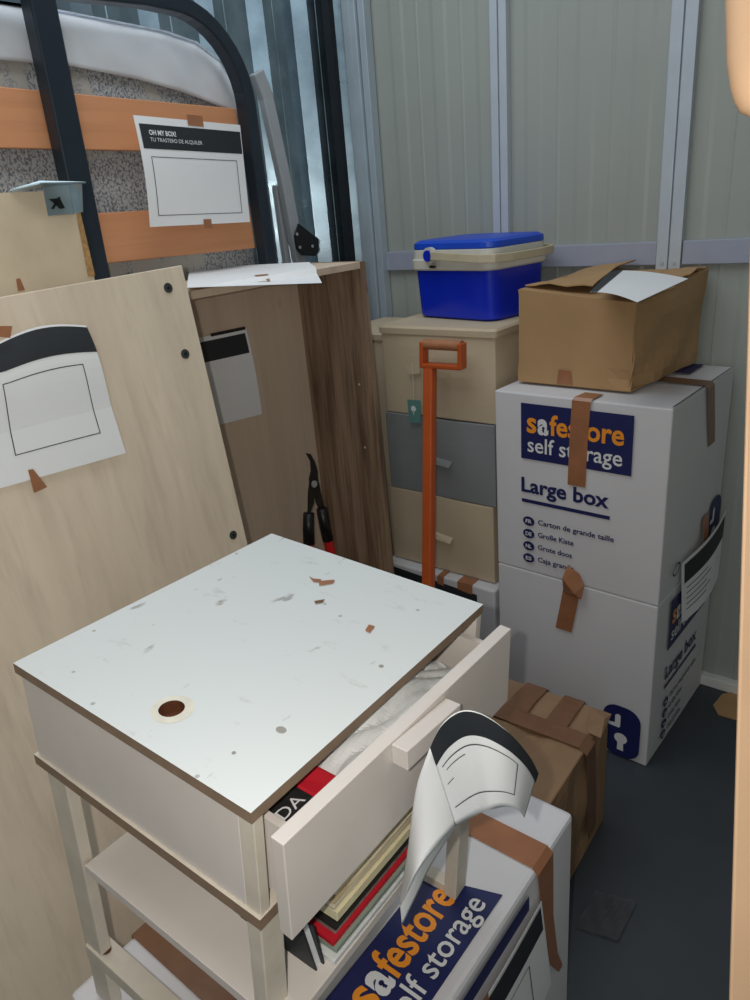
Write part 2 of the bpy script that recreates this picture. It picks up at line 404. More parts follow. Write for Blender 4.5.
def locklogo(o, ex, ey, m, root, c=(.382, .088)):
    nn = ex.cross(ey); P = lambda a, b, k=.0058: m @ (o+ex*(c[0]+a)+ey*(c[1]+b)+nn*k)
    lg = part('padlock_logo', poly([P(a, b) for a, b in rrect(.104, .166, .04)]), 'navy', root)
    hook = poly([P(a, b, .0064) for a, b in ((-.036, .022), (-.036, .012), (-.006, .012), (-.003, .016), (-.003, .052), (-.010, .056), (-.018, .050), (-.018, .024), (-.026, .024))])
    key = poly([P(a, b, .0064) for a, b in [(.018*math.cos(t), -.022+.017*math.sin(t)) for t in [math.radians(-60+300*i/16) for i in range(17)]] + [(-.008, -.040), (-.009, -.062), (.009, -.062), (.008, -.040)]])
    part('padlock_mark', join(hook, key), 'white_ink', lg)
ex_, ey_, ez_ = V((1, 0, 0)), V((0, 1, 0)), V((0, 0, 1))
# lower one
m0 = frame(bx, by, 0, byaw)
lo = thing('cardboard_box', 'white cardboard box on the floor with a padlock logo low on its front', 'box', m0.to_translation(), rot=m0.to_3x3())
part('carton', carton(bw, bd, .499), 'white_card', lo, bevel=.004, local=True)
locklogo(V((-bw, 0, 0)), ex_, ez_, m0, lo)
lab(V((0, 0, 0)), ey_, ez_, m0, lo)
def strip(pts, w, m, root, mat='tape', name='tape', side=None):
    vs = []; sd = side
    for p in pts: vs += [m @ (V(p)-sd*w/2), m @ (V(p)+sd*w/2)]
    return part(name, (vs, [(2*i, 2*i+1, 2*i+3, 2*i+2) for i in range(len(pts)-1)]), mat, root, solid=.0006)
strip([(-.222, -.0065, .497), (-.232, -.0072, .43), (-.245, -.0075, .352)], .047, m0, lo, side=ex_)
# upper one
m1 = frame(bx, by, .5, byaw)
hi = thing('cardboard_box', 'white cardboard box stacked upon another, printed banner and lettering facing front', 'box', m1.to_translation(), rot=m1.to_3x3())
part('carton', carton(bw, bd, .499), 'white_card', hi, bevel=.004, local=True)
lab(V((-bw, 0, 0)), ex_, ez_, m1, hi)
locklogo(V((0, 0, 0)), ey_, ez_, m1, hi, c=(.375, .075))
strip([(-.205, .05, .503), (-.208, .0, .5035), (-.211, -.007, .497), (-.215, -.0075, .40), (-.218, -.0075, .28)], .047, m1, hi, side=ex_)
strip([(-.21, .235, .5035), (-.1, .235, .5045), (.0, .235, .503), (.0065, .235, .495), (.0075, .262, .40), (.006, .285, .335)], .05, m1, hi, 'tape_dark', side=ey_)
part('flap_seam', (lambda P: poly(P))([m1 @ V(p) for p in ((-.004, .004, .5022), (0.0, .008, .5022), (0.0, .43, .5022), (-.003, .43, .5022))]), 'ink_line', hi)
part('printed_mark', poly([m1 @ V(p) for p in ((-.16, .31, .5045), (-.07, .31, .5045), (-.07, .42, .5045), (-.16, .42, .5045))]), 'navy', hi)
# crumpled tape bit bridging both
part('tape', ([m1 @ V(p) for p in ((-.245, -.010, -.03), (-.205, -.030, -.012), (-.185, -.014, .012), (-.235, -.010, .055), (-.243, -.024, .02), (-.20, -.012, .04), (-.19, -.022, -.028))], [(0, 1, 4), (1, 2, 5), (1, 5, 4), (4, 5, 3), (0, 6, 1), (1, 6, 2)]), 'tape', hi, solid=.0006)
# document pouch taped on the right faces
def SX(a, z, off=.012): return m0 @ V((off, a, z))
S = bil(SX(.112, .573), SX(.43, .600, .02), SX(.385, .41, .03), SX(.155, .375), lambda u, v: V((.012*math.sin(math.pi*u), 0, 0)))
fc = facing(S)
doc = thing('document_pouch', 'white document pouch hanging on the right side of the stacked white boxes', 'document', S(.5, 1))
part('sheet', patch(S, 0, 1, 0, 1), 'paper', doc, solid=.0005)
part('header_band', patch(S, .04, .97, .05, .36, 12, 3, .001*fc), 'ink', doc)
part('printed_lines', join(*[patch(S, .08, .5+.1*(i % 2), .45+i*.09, .465+i*.09, 8, 1, .001*fc) for i in range(5)]), 'ink_line', doc)
part('tape', poly([SX(.262, .636, .009), SX(.312, .64, .009), SX(.30, .57, .016), SX(.268, .568, .016)]), 'tape', doc, solid=.0006)
part('stamp_ring', (lambda a, b: (a[0]+b[0], [(i, (i+1) % 20, 20+(i+1) % 20, 20+i) for i in range(20)]))(disc(SX(.088, .567, .0085), V((0, 1, 0)), V((0, 0, 1)), .030, 20, .016), disc(SX(.088, .567, .0085), V((0, 1, 0)), V((0, 0, 1)), .024, 20, .012)), 'ink', doc)

# ------------------------------------------------------------------ open brown carton on top
m2 = m1
by0 = 1.0+.006
bt = thing('brown_cardboard_box', 'open brown cardboard box with paper on its flaps, atop the stacked white boxes', 'box', m1 @ V((-.27, .25, .505)))
Pm = lambda x, y, z: m1 @ V((x, y, z-.5))
A0, B0, C0, D0 = (-.427, .080, 1.008), (-.128, .078, 1.008), (-.100, .425, 1.008), (-.42, .43, 1.008)
A1, B1, C1, D1 = (-.424, .078, 1.240), (-.126, .080, 1.212), (-.085, .430, 1.246), (-.42, .43, 1.246)
def cloth_quad(a, b, c, d, f, n=10, m=8):
    a, b, c, d = [Pm(*p) for p in (a, b, c, d)]
    S = bil(a, b, c, d); nn = (b-a).cross(d-a).normalized()
    return patch(lambda u, v: S(u, v)+nn*f(u, v), 0, 1, 0, 1, n, m)
wr = lambda s: (lambda u, v: .006*math.sin(u*5+s)*math.sin(v*4+s*2)+.003*math.sin(u*17+s)*math.sin(v*13))
def f_crush(u, v):                                   # dent at the front right lower corner
    return wr(1)(u, v)
sides = []
sides.append(cloth_quad(A1, B1, B0, A0, lambda u, v: .003*math.sin(math.pi*u)*math.sin(math.pi*v)+.014*math.exp(-((u-.97)**2+(v-.85)**2)/.006)))
sides.append(cloth_quad(B1, C1, C0, B0, lambda u, v: -.010*math.sin(math.pi*u)*math.sin(math.pi*v)*(1+.5*math.sin(9*v))+.016*math.exp(-((u-.1)**2+(v-.85)**2)/.012)+.006*math.sin(u*11+v*7)*v))
sides.append(cloth_quad(C1, D1, D0, C0, wr(4))); sides.append(cloth_quad(D1, A1, A0, D0, wr(3)))
sides.append(cloth_quad(A0, B0, C0, D0, lambda u, v: 0))
part('carton', join(*sides), 'kraft', bt, solid=.004)
part('flap', cloth_quad((-.424, .080, 1.240), (-.126, .082, 1.212), (-.10, .25, 1.225), (-.40, .26, 1.246), lambda u, v: -.006*math.sin(math.pi*u)), 'kraft', bt, solid=.003)
part('flap', cloth_quad((-.42, .10, 1.243), (-.42, .425, 1.246), (-.27, .425, 1.275), (-.25, .12, 1.25), wr(2)), 'kraft', bt, solid=.003)
part('flap', cloth_quad((-.087, .43, 1.247), (-.33, .43, 1.247), (-.31, .30, 1.25), (-.10, .27, 1.245), wr(5)), 'kraft', bt, solid=.003)
part('flap', cloth_quad((-.125, .09, 1.214), (-.088, .42, 1.247), (-.17, .41, 1.245), (-.2, .10, 1.235), wr(0)), 'kraft', bt, solid=.003)
part('handle_slot_tape', poly([Pm(-.318, .0765, 1.010), Pm(-.275, .0765, 1.010), Pm(-.280, .0755, 1.045), Pm(-.312, .0755, 1.047)]), 'tape', bt, solid=.0008)
g = lambda a, b: (490+a*.3467, 240+b*.3467)
zz = 1.262
S = bil(Z(*g(350, 88), zz), Z(*g(572, 112), zz-.004), Z(*g(425, 180), zz-.014), Z(*g(288, 150), zz-.010), lambda u, v: V((0, 0, .006*math.sin(3.1*u))))
fc = facing(S)
sh = thing('paper_sheet', 'white printed sheet with dark header lying on the open brown box', 'paper', S(.5, .5), 'printed label sheets')
part('sheet', patch(S, 0, 1, 0, 1), 'paper', sh, solid=.0005)
part('header_band', patch(S, .0, .17, .0, 1, 3, 12, .001*fc), 'ink', sh)
part('printed_frame', outline(S, .3, .75, .15, .85, .01), 'ink_line', sh)
del sh['group']

# ------------------------------------------------------------------ fabric storage boxes
def fabric_box(label, mat, x0, x1, y0, y1, z0, z1, lid=False, tab=True, seed=0):
    t = thing('fabric_storage_box', label, 'box', ((x0+x1)/2, (y0+y1)/2, z0), 'fabric storage boxes')
    S_ = []
    N = 10
    rings = []
    for k in range(N+1):
        v = k/N; z = z0+(z1-z0)*v; ring = []
        for (a, b) in ((x0, y0), (x1, y0), (x1, y1), (x0, y1)):
            c = {(x0, y0): (x1, y0), (x1, y0): (x1, y1), (x1, y1): (x0, y1), (x0, y1): (x0, y0)}[(a, b)]
            for i in range(8):
                u = i/8; x = a+(c[0]-a)*u; y = b+(c[1]-b)*u
                out = V((0, -1, 0)) if (b == y0 and c[1] == y0) else V((1, 0, 0)) if (a == x1 and c[0] == x1) else V((0, 1, 0)) if b == y1 and c[1] == y1 else V((-1, 0, 0))
                s = math.sin(math.pi*u)*math.sin(math.pi*v)*(.006+.004*math.sin(seed+5*u+3*v))
                ring.append(V((x, y, z+.003*math.sin(4*u+seed)*math.sin(math.pi*u)*(v > .9)))+out*s)
        rings.append(ring)
    part('fabric_body', loft(rings), mat, t, smooth=False, bevel=.003)
    if lid:
        part('lid', loft([[V((p[0], p[1], z)) for p in [( (x0+x1)/2+a, (y0+y1)/2+b) for a, b in rrect(x1-x0+e, y1-y0+e, .012)]] for z, e in ((z1-.014, .012), (z1+.002, .014), (z1+.008, .004))]), mat, t)
    if tab:
        cx = (x0+x1)/2; zc = z0+(z1-z0)*.52
        part('pull_tab', ([V((cx-.035, y0-.006, zc+.004)), V((cx+.05, y0-.006, zc-.006)), V((cx+.045, y0-.018, zc-.022)), V((cx-.015, y0-.016, zc-.018))], [(0, 1, 2, 3)]), mat, t, solid=.002)
    return t
fabric_box('tan fabric storage box, lowest of those stacked under the blue cooler', 'beige_cloth', -1.325, -.955, 1.640, 1.99, .400, .645, seed=1)
fabric_box('blue grey fabric storage box between two beige ones under the blue cooler', 'grey_cloth', -1.318, -.945, 1.640, 1.99, .646, .888, seed=2)
top = fabric_box('beige lidded fabric storage box directly under the blue cooler, with a teal tag', 'beige_cloth', -1.312, -.940, 1.642, 1.98, .890, 1.138, lid=True, tab=False, seed=3)
fabric_box('beige storage box glimpsed behind the wardrobe edge, left of the cooler stack', 'beige_cloth', -1.56, -1.350, 1.72, 1.98, 0.0, 1.10, lid=True, tab=False, seed=4)
tg = thing('swing_tag', 'small teal tag hanging by a string from the beige fabric box', 'tag', Y(413, 420, 1.63))
q = lambda a, b: Y(370+a*.1733, 290+b*.1733, 1.628)
part('tag_card', poly([q(215, 632), q(292, 637), q(292, 768), q(228, 765)]), 'teal', tg, solid=.001)
part('string', tube([q(243, 425), q(247, 500), q(252, 560), q(250, 636)], .0012, 6), 'rim', tg)
part('printed_mark', join(disc(q(252, 685)+V((0, -.0012, 0)), V((1, 0, 0)), V((0, 0, 1)), .009, 14), poly([q(246, 695)+V((0, -.0012, 0)), q(258, 695)+V((0, -.0012, 0)), q(254, 722)+V((0, -.0012, 0))])), 'white_ink', tg)
part('stitched_handle', poly([q(205, 435), q(290, 440), q(290, 480), q(225, 488)]), 'beige_cloth', top, solid=.002)
part('stitched_handle', poly([q(380, 470), q(465, 480), q(455, 515), q(395, 505)]), 'beige_cloth', top, solid=.002)
# white carton under them
lb = thing('cardboard_box', 'white cardboard box with a dark printed band on the floor under the fabric boxes', 'box', (-1.13, 1.8, 0))
part('carton', box(-1.34, -.935, 1.605, 2.0, 0, .396), 'white_card', lb, bevel=.006)
part('printed_band', poly([(-1.335, 1.6035, .385), (-.995, 1.6035, .368), (-.995, 1.6035, .30), (-1.335, 1.6035, .30)]), 'ink', lb)
for a, b in ((-1.135, -1.112), (-1.062, -1.010)):
    part('tape', ([V((a, 1.64, .3975)), V((b, 1.64, .3975)), V((b, 1.603, .396)), V((a, 1.603, .396)), V((b, 1.602, .365)), V((a, 1.602, .37))], [(0, 1, 2, 3), (3, 2, 4, 5)]), 'tape', lb, solid=.0008)

# ------------------------------------------------------------------ cooler
cm = frame(-1.118, 1.868, 1.147, math.radians(-10))
co = thing('cool_box', 'blue plastic cool box with a yellowed white rim and handle on the fabric boxes', 'cooler', cm.to_translation(), rot=cm.to_3x3())
def rr(w, d, z, r=.035, bow=.010, k_=.93):
    w *= k_
    return [V((a, b+(-bow if b < 0 else bow)*math.cos(math.pi*a/w)*(abs(b) > d/2-r*.6), z)) for a, b in rrect(w, d, r, 7)]
part('body', loft([rr(.300, .205, .0, .03), rr(.312, .220, .006, .032), rr(.322, .236, .138, .034)]), 'blue', co, local=True, smooth=True).modifiers.new('e', 'EDGE_SPLIT').split_angle = math.radians(40)
part('rim', loft([rr(.332, .248, .134), rr(.338, .256, .138), rr(.338, .256, .162), rr(.332, .248, .165), rr(.330, .244, .188), rr(.324, .238, .190)]), 'rim', co, local=True, bevel=.001)
part('lid', loft([rr(.324, .238, .188), rr(.330, .244, .192), rr(.328, .242, .206), rr(.306, .220, .213), rr(.22, .14, .216, .03)]), 'blue_lid', co, local=True, bevel=.001)
arc = [V((-.042, -.150, .176)), V((-.0, -.150, .174)), V((.07, -.151, .170)), V((.13, -.146, .167)), V((.164, -.125, .165)), V((.176, -.07, .164)), V((.179, 0, .164)), V((.176, .07, .164)), V((.164, .125, .165)), V((.13, .146, .167)), V((.0, .150, .174)), V((-.042, .150, .176))]
part('handle', tube(arc, 1, 4, sq=(.004, .011)), 'rim_y', co, local=True, bevel=.002)
for s_ in (-1, 1):
    part('pivot', disc((-.052, s_*.135, .176), V((1, 0, 0)), V((0, 0, 1)), .022, 24, h=V((0, s_*.014, 0))), 'rim', co, local=True)
    part('pivot_cap', disc((-.052, s_*.150, .176), V((1, 0, 0)), V((0, 0, 1)), .015, 24, h=V((0, s_*.004, 0))), 'blue', co, local=True)
part('slot', box(-.057, -.039, -.1415, -.134, .143, .149), 'black', co, local=True)

# ------------------------------------------------------------------ spade
hc = [(421, 341), (466, 343), (466, 368), (423, 366)]
sp = thing('garden_spade', 'orange spade with a D handle leaning on the fabric boxes', 'spade', (-1.035, 1.34, 0))
P = [Y(u, v, 1.585) for u, v in ((424, 344), (462, 346), (462, 367), (424, 365))]
part('d_frame', join(sqtube([P[0]+V((0, 0, .008)), P[3]], .012, .03), sqtube([P[1]+V((0, 0, .008)), P[2]], .012, .03), sqtube([P[3]+V((-.006, 0, 0)), P[2]+V((.006, 0, 0))], .03, .012)), 'spade', sp, bevel=.003)
part('grip', tube([P[0], P[1]], .014, 16), 'grip', sp, smooth=False)
sa = (Y(430, 366, 1.585)); sb = Y(428.5, 582, 1.42); sd = (sb-sa); foot = sa+sd*(sa.z-.0)/(-sd.z)
part('shaft', sqtube([sa, sa+(foot-sa)*.72], .030, .026), 'spade', sp, bevel=.004)
bl = sa+(foot-sa)*.70
bs = bil(bl+V((-.08, -.0, 0)), bl+V((.08, 0, 0)), foot+V((.06, 0, 0.005)), foot+V((-.06, 0, .005)), lambda u, v: V((0, .025*math.sin(math.pi*u), 0)))
part('blade', patch(bs, 0, 1, 0, 1, 8, 6), 'blade', sp, solid=.003)

# ------------------------------------------------------------------ wardrobe carcass with brown side
wc = thing('wardrobe_carcass', 'open pale oak cabinet carcass with one dark brown wood side, standing against the metal wall', 'cabinet', (-1.37, 1.05, 0))
part('back_panel', box(-1.500, -1.486, .60, 1.50, 0, 1.314), 'carc_wood', wc)
part('side_panel', hexa([(-1.500, 1.500, 0), (-1.232, 1.500, 0), (-1.232, 1.522, 0), (-1.500, 1.522, 0), (-1.500, 1.500, 1.333), (-1.250, 1.500, 1.333), (-1.250, 1.522, 1.333), (-1.500, 1.522, 1.333)]), 'brown_wood', wc, bevel=.001)
part('side_panel', box(-1.500, -1.248, .59, .606, 0, 1.333), 'carc_wood', wc)
part('top_panel', box(-1.500, -1.250, .606, 1.4995, 1.316, 1.333), 'carc_wood', wc, bevel=.001)
part('bottom_panel', box(-1.486, -1.24, .606, 1.4995, 0.03, .047), 'carc_wood', wc)
z5 = lambda a, b: (180+a*.32, 250+b*.32)
for q in ((560, 420), (578, 617)): part('dowel_hole', disc(Y(*z5(*q), 1.4992), V((1, 0, 0)), V((0, 0, 1)), .0035, 10), 'rim', wc)
# paper taped inside
n_ = V((1, 0, 0))
S = bil(X(198, 338, -1.482), X(246, 328, -1.480), X(262, 414, -1.476), X(215, 426, -1.482), lambda u, v: V((.006*math.sin(math.pi*v), 0, 0)))
fc = facing(S)
pp = thing('paper_sheet', 'white sheet with black header taped inside the oak cabinet, left of the loppers', 'paper', S(.5, 1))
part('sheet', patch(S, -.25, 1, 0, 1), 'paper', pp, solid=.0005)
part('header_band', patch(S, -.22, .95, .05, .27, 12, 3, .001*fc), 'ink', pp)
part('printed_frame', outline(S, -.1, .78, .34, .80, .014), 'ink_line', pp)
part('tape', patch(S, .25, .98, -.02, .015, 4, 1, .001*fc), 'black', pp)
# paper on top of the carcass
z2 = lambda a, b: (230+a*.2267, 180+b*.2267)
A = X(*z2(-190, 475), -1.235); B = X(322, 283, -1.16); Cc = Z(*z2(350, 362), 1.342); Dd = Z(190, 268, 1.340)
S0_ = bil(Dd, Cc, B, A, lambda u, v: V((0, 0, .003*math.sin(math.pi*v))))
def S(u, v):
    p = S0_(u, v)
    if p.x < -1.236: p.z = max(p.z, 1.3375+.002*math.sin(5*u)**2)
    return p
pt = thing('paper_sheet', 'white sheet lying on the oak cabinet top, one corner hanging over its edge', 'paper', S(.5, .5))
part('sheet', patch(S, 0, 1, 0, 1, 50, 50), 'paper', pt, solid=.0005)
part('tape', patch(S, .50, .60, .76, .90, 2, 2, .0015*facing(S)), 'tape', pt)

# ------------------------------------------------------------------ loppers
lp = thing('garden_loppers', 'black handled loppers with a curved blade and red lower handles standing in the oak cabinet', 'loppers', (-1.34, 1.30, .05))
q = lambda a, b, x=-1.36: X(*z5(a, b), x)
def flat(pts, t=.004): return slab_poly(pts, V((t, 0, 0)))
def slab_poly(pts, h):
    n = len(pts); P = [V(p) for p in pts]; return P+[p+h for p in P], [tuple(range(n))[::-1], tuple(range(n, 2*n))]+[(k, (k+1) % n, n+(k+1) % n, n+k) for k in range(n)]
part('blade', slab_poly([q(392, 634), q(405, 637), q(418, 660), q(427, 690), q(429, 725), q(420, 742), q(404, 740), q(402, 715), q(408, 690), q(406, 660)], V((.004, 0, 0))), 'blade', lp)
part('counter_blade', slab_poly([q(404, 720, -1.355), q(420, 735, -1.355), q(415, 790, -1.355), q(402, 826, -1.355), q(398, 820, -1.355), q(399, 760, -1.355)], V((.005, 0, 0))), 'blade', lp)
part('arm', slab_poly([q(414, 735, -1.364), q(430, 725, -1.364), q(442, 780, -1.364), q(450, 815, -1.364), q(438, 820, -1.364), q(424, 790, -1.364)], V((.005, 0, 0))), 'blade', lp)
part('pivot_bolt', disc(q(418, 731, -1.348), V((0, 1, 0)), V((0, 0, 1)), .010, 14, h=V((.004, 0, 0))), 'alu', lp)
part('handle', tube([q(402, 822), q(401, 870), q(403, 918)], [.0155, .0165, .0165], 14), 'black', lp, smooth=True)
part('handle', tube([q(442, 808), q(452, 860), q(462, 906)], [.0155, .0165, .0165], 14), 'black', lp, smooth=True)
e1 = q(408, 1010); e2 = q(478, 960)
b1, b2 = V((-1.345, 1.20, .05)), V((-1.345, 1.46, .05))
part('handle_end', tube([q(403, 918), q(410, 1010), b1], [.015, .014, .012], 12), 'red', lp)
part('handle_end', tube([q(462, 906), q(472, 950), b2], [.0155, .015, .012], 12), 'red', lp)

# ------------------------------------------------------------------ big pale board leaning in front
sl = .07/.53
def BX(z): return -1.1+(1.394-z)*sl
bn = V((1, 0, sl)).normalized(); bp = V((-1.1, 0, 1.394))
PB = lambda u, v, o=0.: PL(u, v, bp+bn*o, bn)
bo = thing('wood_panel', 'big pale washed oak furniture panel with dark cam holes leaning behind the white drawer unit', 'panel', (BX(0), .4, 0))
tr, br = PB(182, 265), PB(248, 545); tl = PB(0, 297)
dn = (br-tr).normalized(); ed = (tl-tr).normalized()
f0 = tr+dn*(tr.z/-dn.z); g0 = tr+ed*.95; g1 = g0+dn*(g0.z/-dn.z)
part('board', slab([tr, f0, g1, g0], -bn*.018), 'light_wood', bo, bevel=.0015)
for u, v in ((168, 288), (185, 354), (233, 535)):
    c = PB(u, v, .0006); e2_ = bn.cross(V((0, 1, 0))).normalized()
    cf = part('cam_fitting', join(disc(c, V((0, 1, 0)), e2_, .0085, 20, h=bn*.0015)), 'cam', bo)
    part('screw_socket', disc(c+bn*.0018, V((0, 1, 0)), e2_, .0030, 8, h=bn*.0006), 'black', cf)
S0 = bil(PB(-45, 352, .003), PB(84, 326, .003), PB(124, 453, .003), PB(-20, 494, .003), lambda u, v: bn*(.012*math.sin(math.pi*min(1, max(0, v*1.6)))*(1-v)+.006*u*(v < 2)))
def S(u, v):
    p = S0(u, v)
    return p+V((0, 0, .012*math.sin(math.pi*min(1, max(0, (u-.28)/.72)))*(1-v)**2))
fc = facing(S)
pb = thing('paper_sheet', 'large white sheet with a curled dark header taped on the big pale panel', 'paper', S(.5, 1))
part('sheet', patch(S, 0, 1, 0, 1, 20, 16), 'paper', pb, solid=.0005)
part('header_band', patch(S, 0, 1, .015, .2, 20, 4, .001*fc), 'ink', pb)
part('printed_frame', outline(S, .25, .86, .28, .80, .007, off=.001*fc), 'ink_line', pb)
part('tape', poly([PB(-8, 326, .02), PB(12, 326, .02), PB(10, 338, .02), PB(-8, 336, .02)]), 'tape', pb, solid=.0006)
part('tape', poly([PB(28, 470, .012), PB(33, 469, .012), PB(47, 487, .006), PB(34, 493, .006)]), 'tape', pb, solid=.0006)

# ------------------------------------------------------------------ chipboard offcut with bracket
cn = V((1, 0, .10)).normalized(); cp = V((-1.19, 0, 1.54))
PC = lambda u, v, o=0.: PL(u, v, cp+cn*o, cn)
cb = thing('chipboard_panel', 'worn beige chipboard piece with a zinc bracket on its top edge', 'panel', (-1.05, .5, 0))
a, b = PC(75, 190), PC(93, 272); d1 = (b-a).normalized(); b0 = a+d1*(a.z/-d1.z)
c = PC(-30, 194); c0 = c+d1*(c.z/-d1.z)
part('board', slab([a, b0, c0, c], -cn*.018), 'chip_face', cb)
part('bare_edge', slab([PC(75, 190, .0002), PC(94, 275, .0002), PC(90, 275, .0008), PC(84, 240, .0008), PC(78, 222, .0008), PC(74, 205, .0008)][:1]+[PC(95, 276, .0002), PC(88, 276, .0009), PC(76, 212, .0009)], cn*.0008), 'chip', cb)
part('tape', poly([PC(16, 279, .001), PC(20, 278, .001), PC(25, 290, .001), PC(18, 291, .001)]), 'tape', cb)
kx = join(slab([PC(42, 184, .001), PC(68, 184, .001), PC(73, 214, .001), PC(48, 216, .001)], cn*.002), slab([PC(68, 184, .001), PC(81, 184, .03), PC(82, 212, .022), PC(73, 214, .001)], V((0, .002, 0))),
          slab([PC(10, 191, .001), PC(40, 182, .001), PC(86, 183, .03), PC(40, 184, .03)], V((0, 0, .002))))
br_ = part('zinc_bracket', kx, 'zinc', cb)
part('bracket_slot', join(poly([PC(49, 199, .004), PC(60, 198, .004), PC(65, 208, .004), PC(60, 209, .004)]), poly([PC(58, 197, .004), PC(61, 197, .004), PC(54, 209, .004), PC(51, 209, .004)])), 'black', br_)

# ------------------------------------------------------------------ bed frame + mattress
bd_ = thing('slatted_bed_frame', 'dark metal bed frame with orange wooden slats standing upright behind the oak cabinet', 'bed frame', (-1.53, 1.1, 0))
xb = -1.530
pth = [V((xb, -.3, 1.90)), V((xb, .9, 1.912)), V((xb, 1.17, 1.924))] + [V((xb, 1.24+.198*math.sin(math.radians(t)), 1.724+.198*math.cos(math.radians(t)))) for t in range(0, 91, 9)] + [V((xb, 1.438, 1.68)), V((xb, 1.440, 1.38)), V((xb, 1.440, .0))]
part('side_rail', sqtube(pth, .040, .036), 'bed_tube', bd_, bevel=.004)
part('leg', hexa([(-1.548, .86, .0), (-1.508, .86, .0), (-1.508, .915, .0), (-1.548, .915, .0), (-1.548, .896, 2.0), (-1.508, .896, 2.0), (-1.508, .952, 2.0), (-1.548, .952, 2.0)]), 'bed_tube', bd_, bevel=.004)
def bslat(z0a, z1a, z0b, z1b):
    x0, x1 = -1.566, -1.554
    part('slat', hexa([(x0, -.3, z0a-.05*0), (x1, -.3, z0a), (x1, 1.425, z0b), (x0, 1.425, z0b), (x0, -.3, z1a), (x1, -.3, z1a), (x1, 1.425, z1b), (x0, 1.425, z1b)]), 'slat', bd_, bevel=.002)
p1, p2, p3, p4 = X(5, 87, -1.554), X(5, 148, -1.554), X(252, 110, -1.554), X(252, 153, -1.554)
def ex(pa, pb_, y): return pa.z+(pb_.z-pa.z)*(y-pa.y)/(pb_.y-pa.y)
bslat(ex(p2, p4, -.3), ex(p1, p3, -.3), ex(p2, p4, 1.425), ex(p1, p3, 1.425))
p1, p2, p3, p4 = X(100, 213, -1.554), X(110, 263, -1.554), X(262, 203, -1.554), X(266, 247, -1.554)
bslat(ex(p2, p4, -.3), ex(p1, p3, -.3), ex(p2, p4, 1.425), ex(p1, p3, 1.425))
for z in (1.12, .86, .60, .34):
    bslat(z, z+.11, z, z+.11)
# mattress
ring = [(-.4, 0), (1.48, 0), (1.48, 1.55)]
def mprof(inset, lo=0.0):
    pts = [(-.4, .03), (1.47-inset, .03), (1.47-inset, 1.72)]
    for k in range(1, 9):
        a = math.radians(90*k/8); pts.append((1.47-inset-.20*(1-math.cos(a)), 1.72+(.150-inset)*math.sin(a)))
    return pts+[(.6, 1.885-inset), (-.4, 1.885-inset)]
def ml(x, ins): return [V((x, y, z)) for y, z in mprof(ins)]
mt = thing('mattress', 'grey speckled mattress with white sheet on its upper edge behind the slats', 'mattress', (-1.64, .9, .03))
part('mattress_body', loft([ml(-1.700, .02), ml(-1.69, .0), ml(-1.615, .0), ml(-1.602, .012), ml(-1.597, .03)]), 'mattress', mt)
# sheet band on the front face, wrinkled
o_ = [(-.4, 1.893), (.6, 1.893), (1.0, 1.893), (1.27, 1.882), (1.36, 1.868), (1.43, 1.835), (1.462, 1.79), (1.476, 1.74)]
i_ = [(-.4, 1.775), (.6, 1.790), (1.0, 1.790), (1.16, 1.775), (1.27, 1.758), (1.36, 1.738), (1.42, 1.722), (1.462, 1.705)]
def sheetS(u, v):
    t = min(max(u, 0), .9999)*(len(o_)-1); k = int(t); f = t-k
    a = (o_[k][0]*(1-f)+o_[k+1][0]*f, o_[k][1]*(1-f)+o_[k+1][1]*f); b = (i_[k][0]*(1-f)+i_[k+1][0]*f, i_[k][1]*(1-f)+i_[k+1][1]*f)
    y = a[0]*(1-v)+b[0]*v; z = a[1]*(1-v)+b[1]*v
    return V((-1.580-.02*(1-v)**4+.008*math.sin(math.pi*v)+(.003+.004*u*u)*math.sin(46*(y+.7*z)+2*math.sin(9*y))*math.sin(math.pi*v), y, z))
part('fitted_sheet', patch(sheetS, 0, 1, 0, 1, 160, 12), 'sheet', mt, smooth=True, solid=.003)
part('fitted_sheet_top', loft([[V((x, y, z)) for x in (-1.70, -1.59)] for y, z in [(a, b+.002) for a, b in o_]], cap=False), 'sheet', mt, solid=.003)
# sheet of paper on the slats
S = bil(X(133, 115, -1.500), X(240, 125, -1.500), X(250, 222, -1.505), X(150, 227, -1.490), lambda u, v: V((.010*math.sin(math.pi*v)*(1-u), 0, 0)))
fc = facing(S)
ps = thing('paper_sheet', 'white storage notice with dark header taped to the orange bed slats', 'paper', S(.5, 1))
part('sheet', patch(S, 0, 1, 0, 1), 'paper', ps, solid=.0005)
hd = part('header_band', patch(S, .03, .99, .07, .29, 12, 3, .001*fc), 'ink', ps)
part('lettering', (lambda q: (q[0], q[1], None, 1))(text_S(S, 'OH MY BOX!', .10, .34, .165, .045, .03, .0016*fc)), 'white_ink', hd)
part('lettering', (lambda q: (q[0], q[1], None, 1))(text_S(S, 'TU TRASTERO DE ALQUILER', .10, .58, .225, .035, .0, .0016*fc)), 'white_ink', hd)
part('tape', patch(S, .47, .62, -.05, .05, 3, 2, .0016*fc), 'tape', ps)
part('tape', patch(S, .50, .58, .95, 1.04, 2, 2, .0016*fc), 'tape', ps)
part('printed_frame', outline(S, .08, .92, .36, .90, .006, off=.001*fc), 'ink_line', ps)

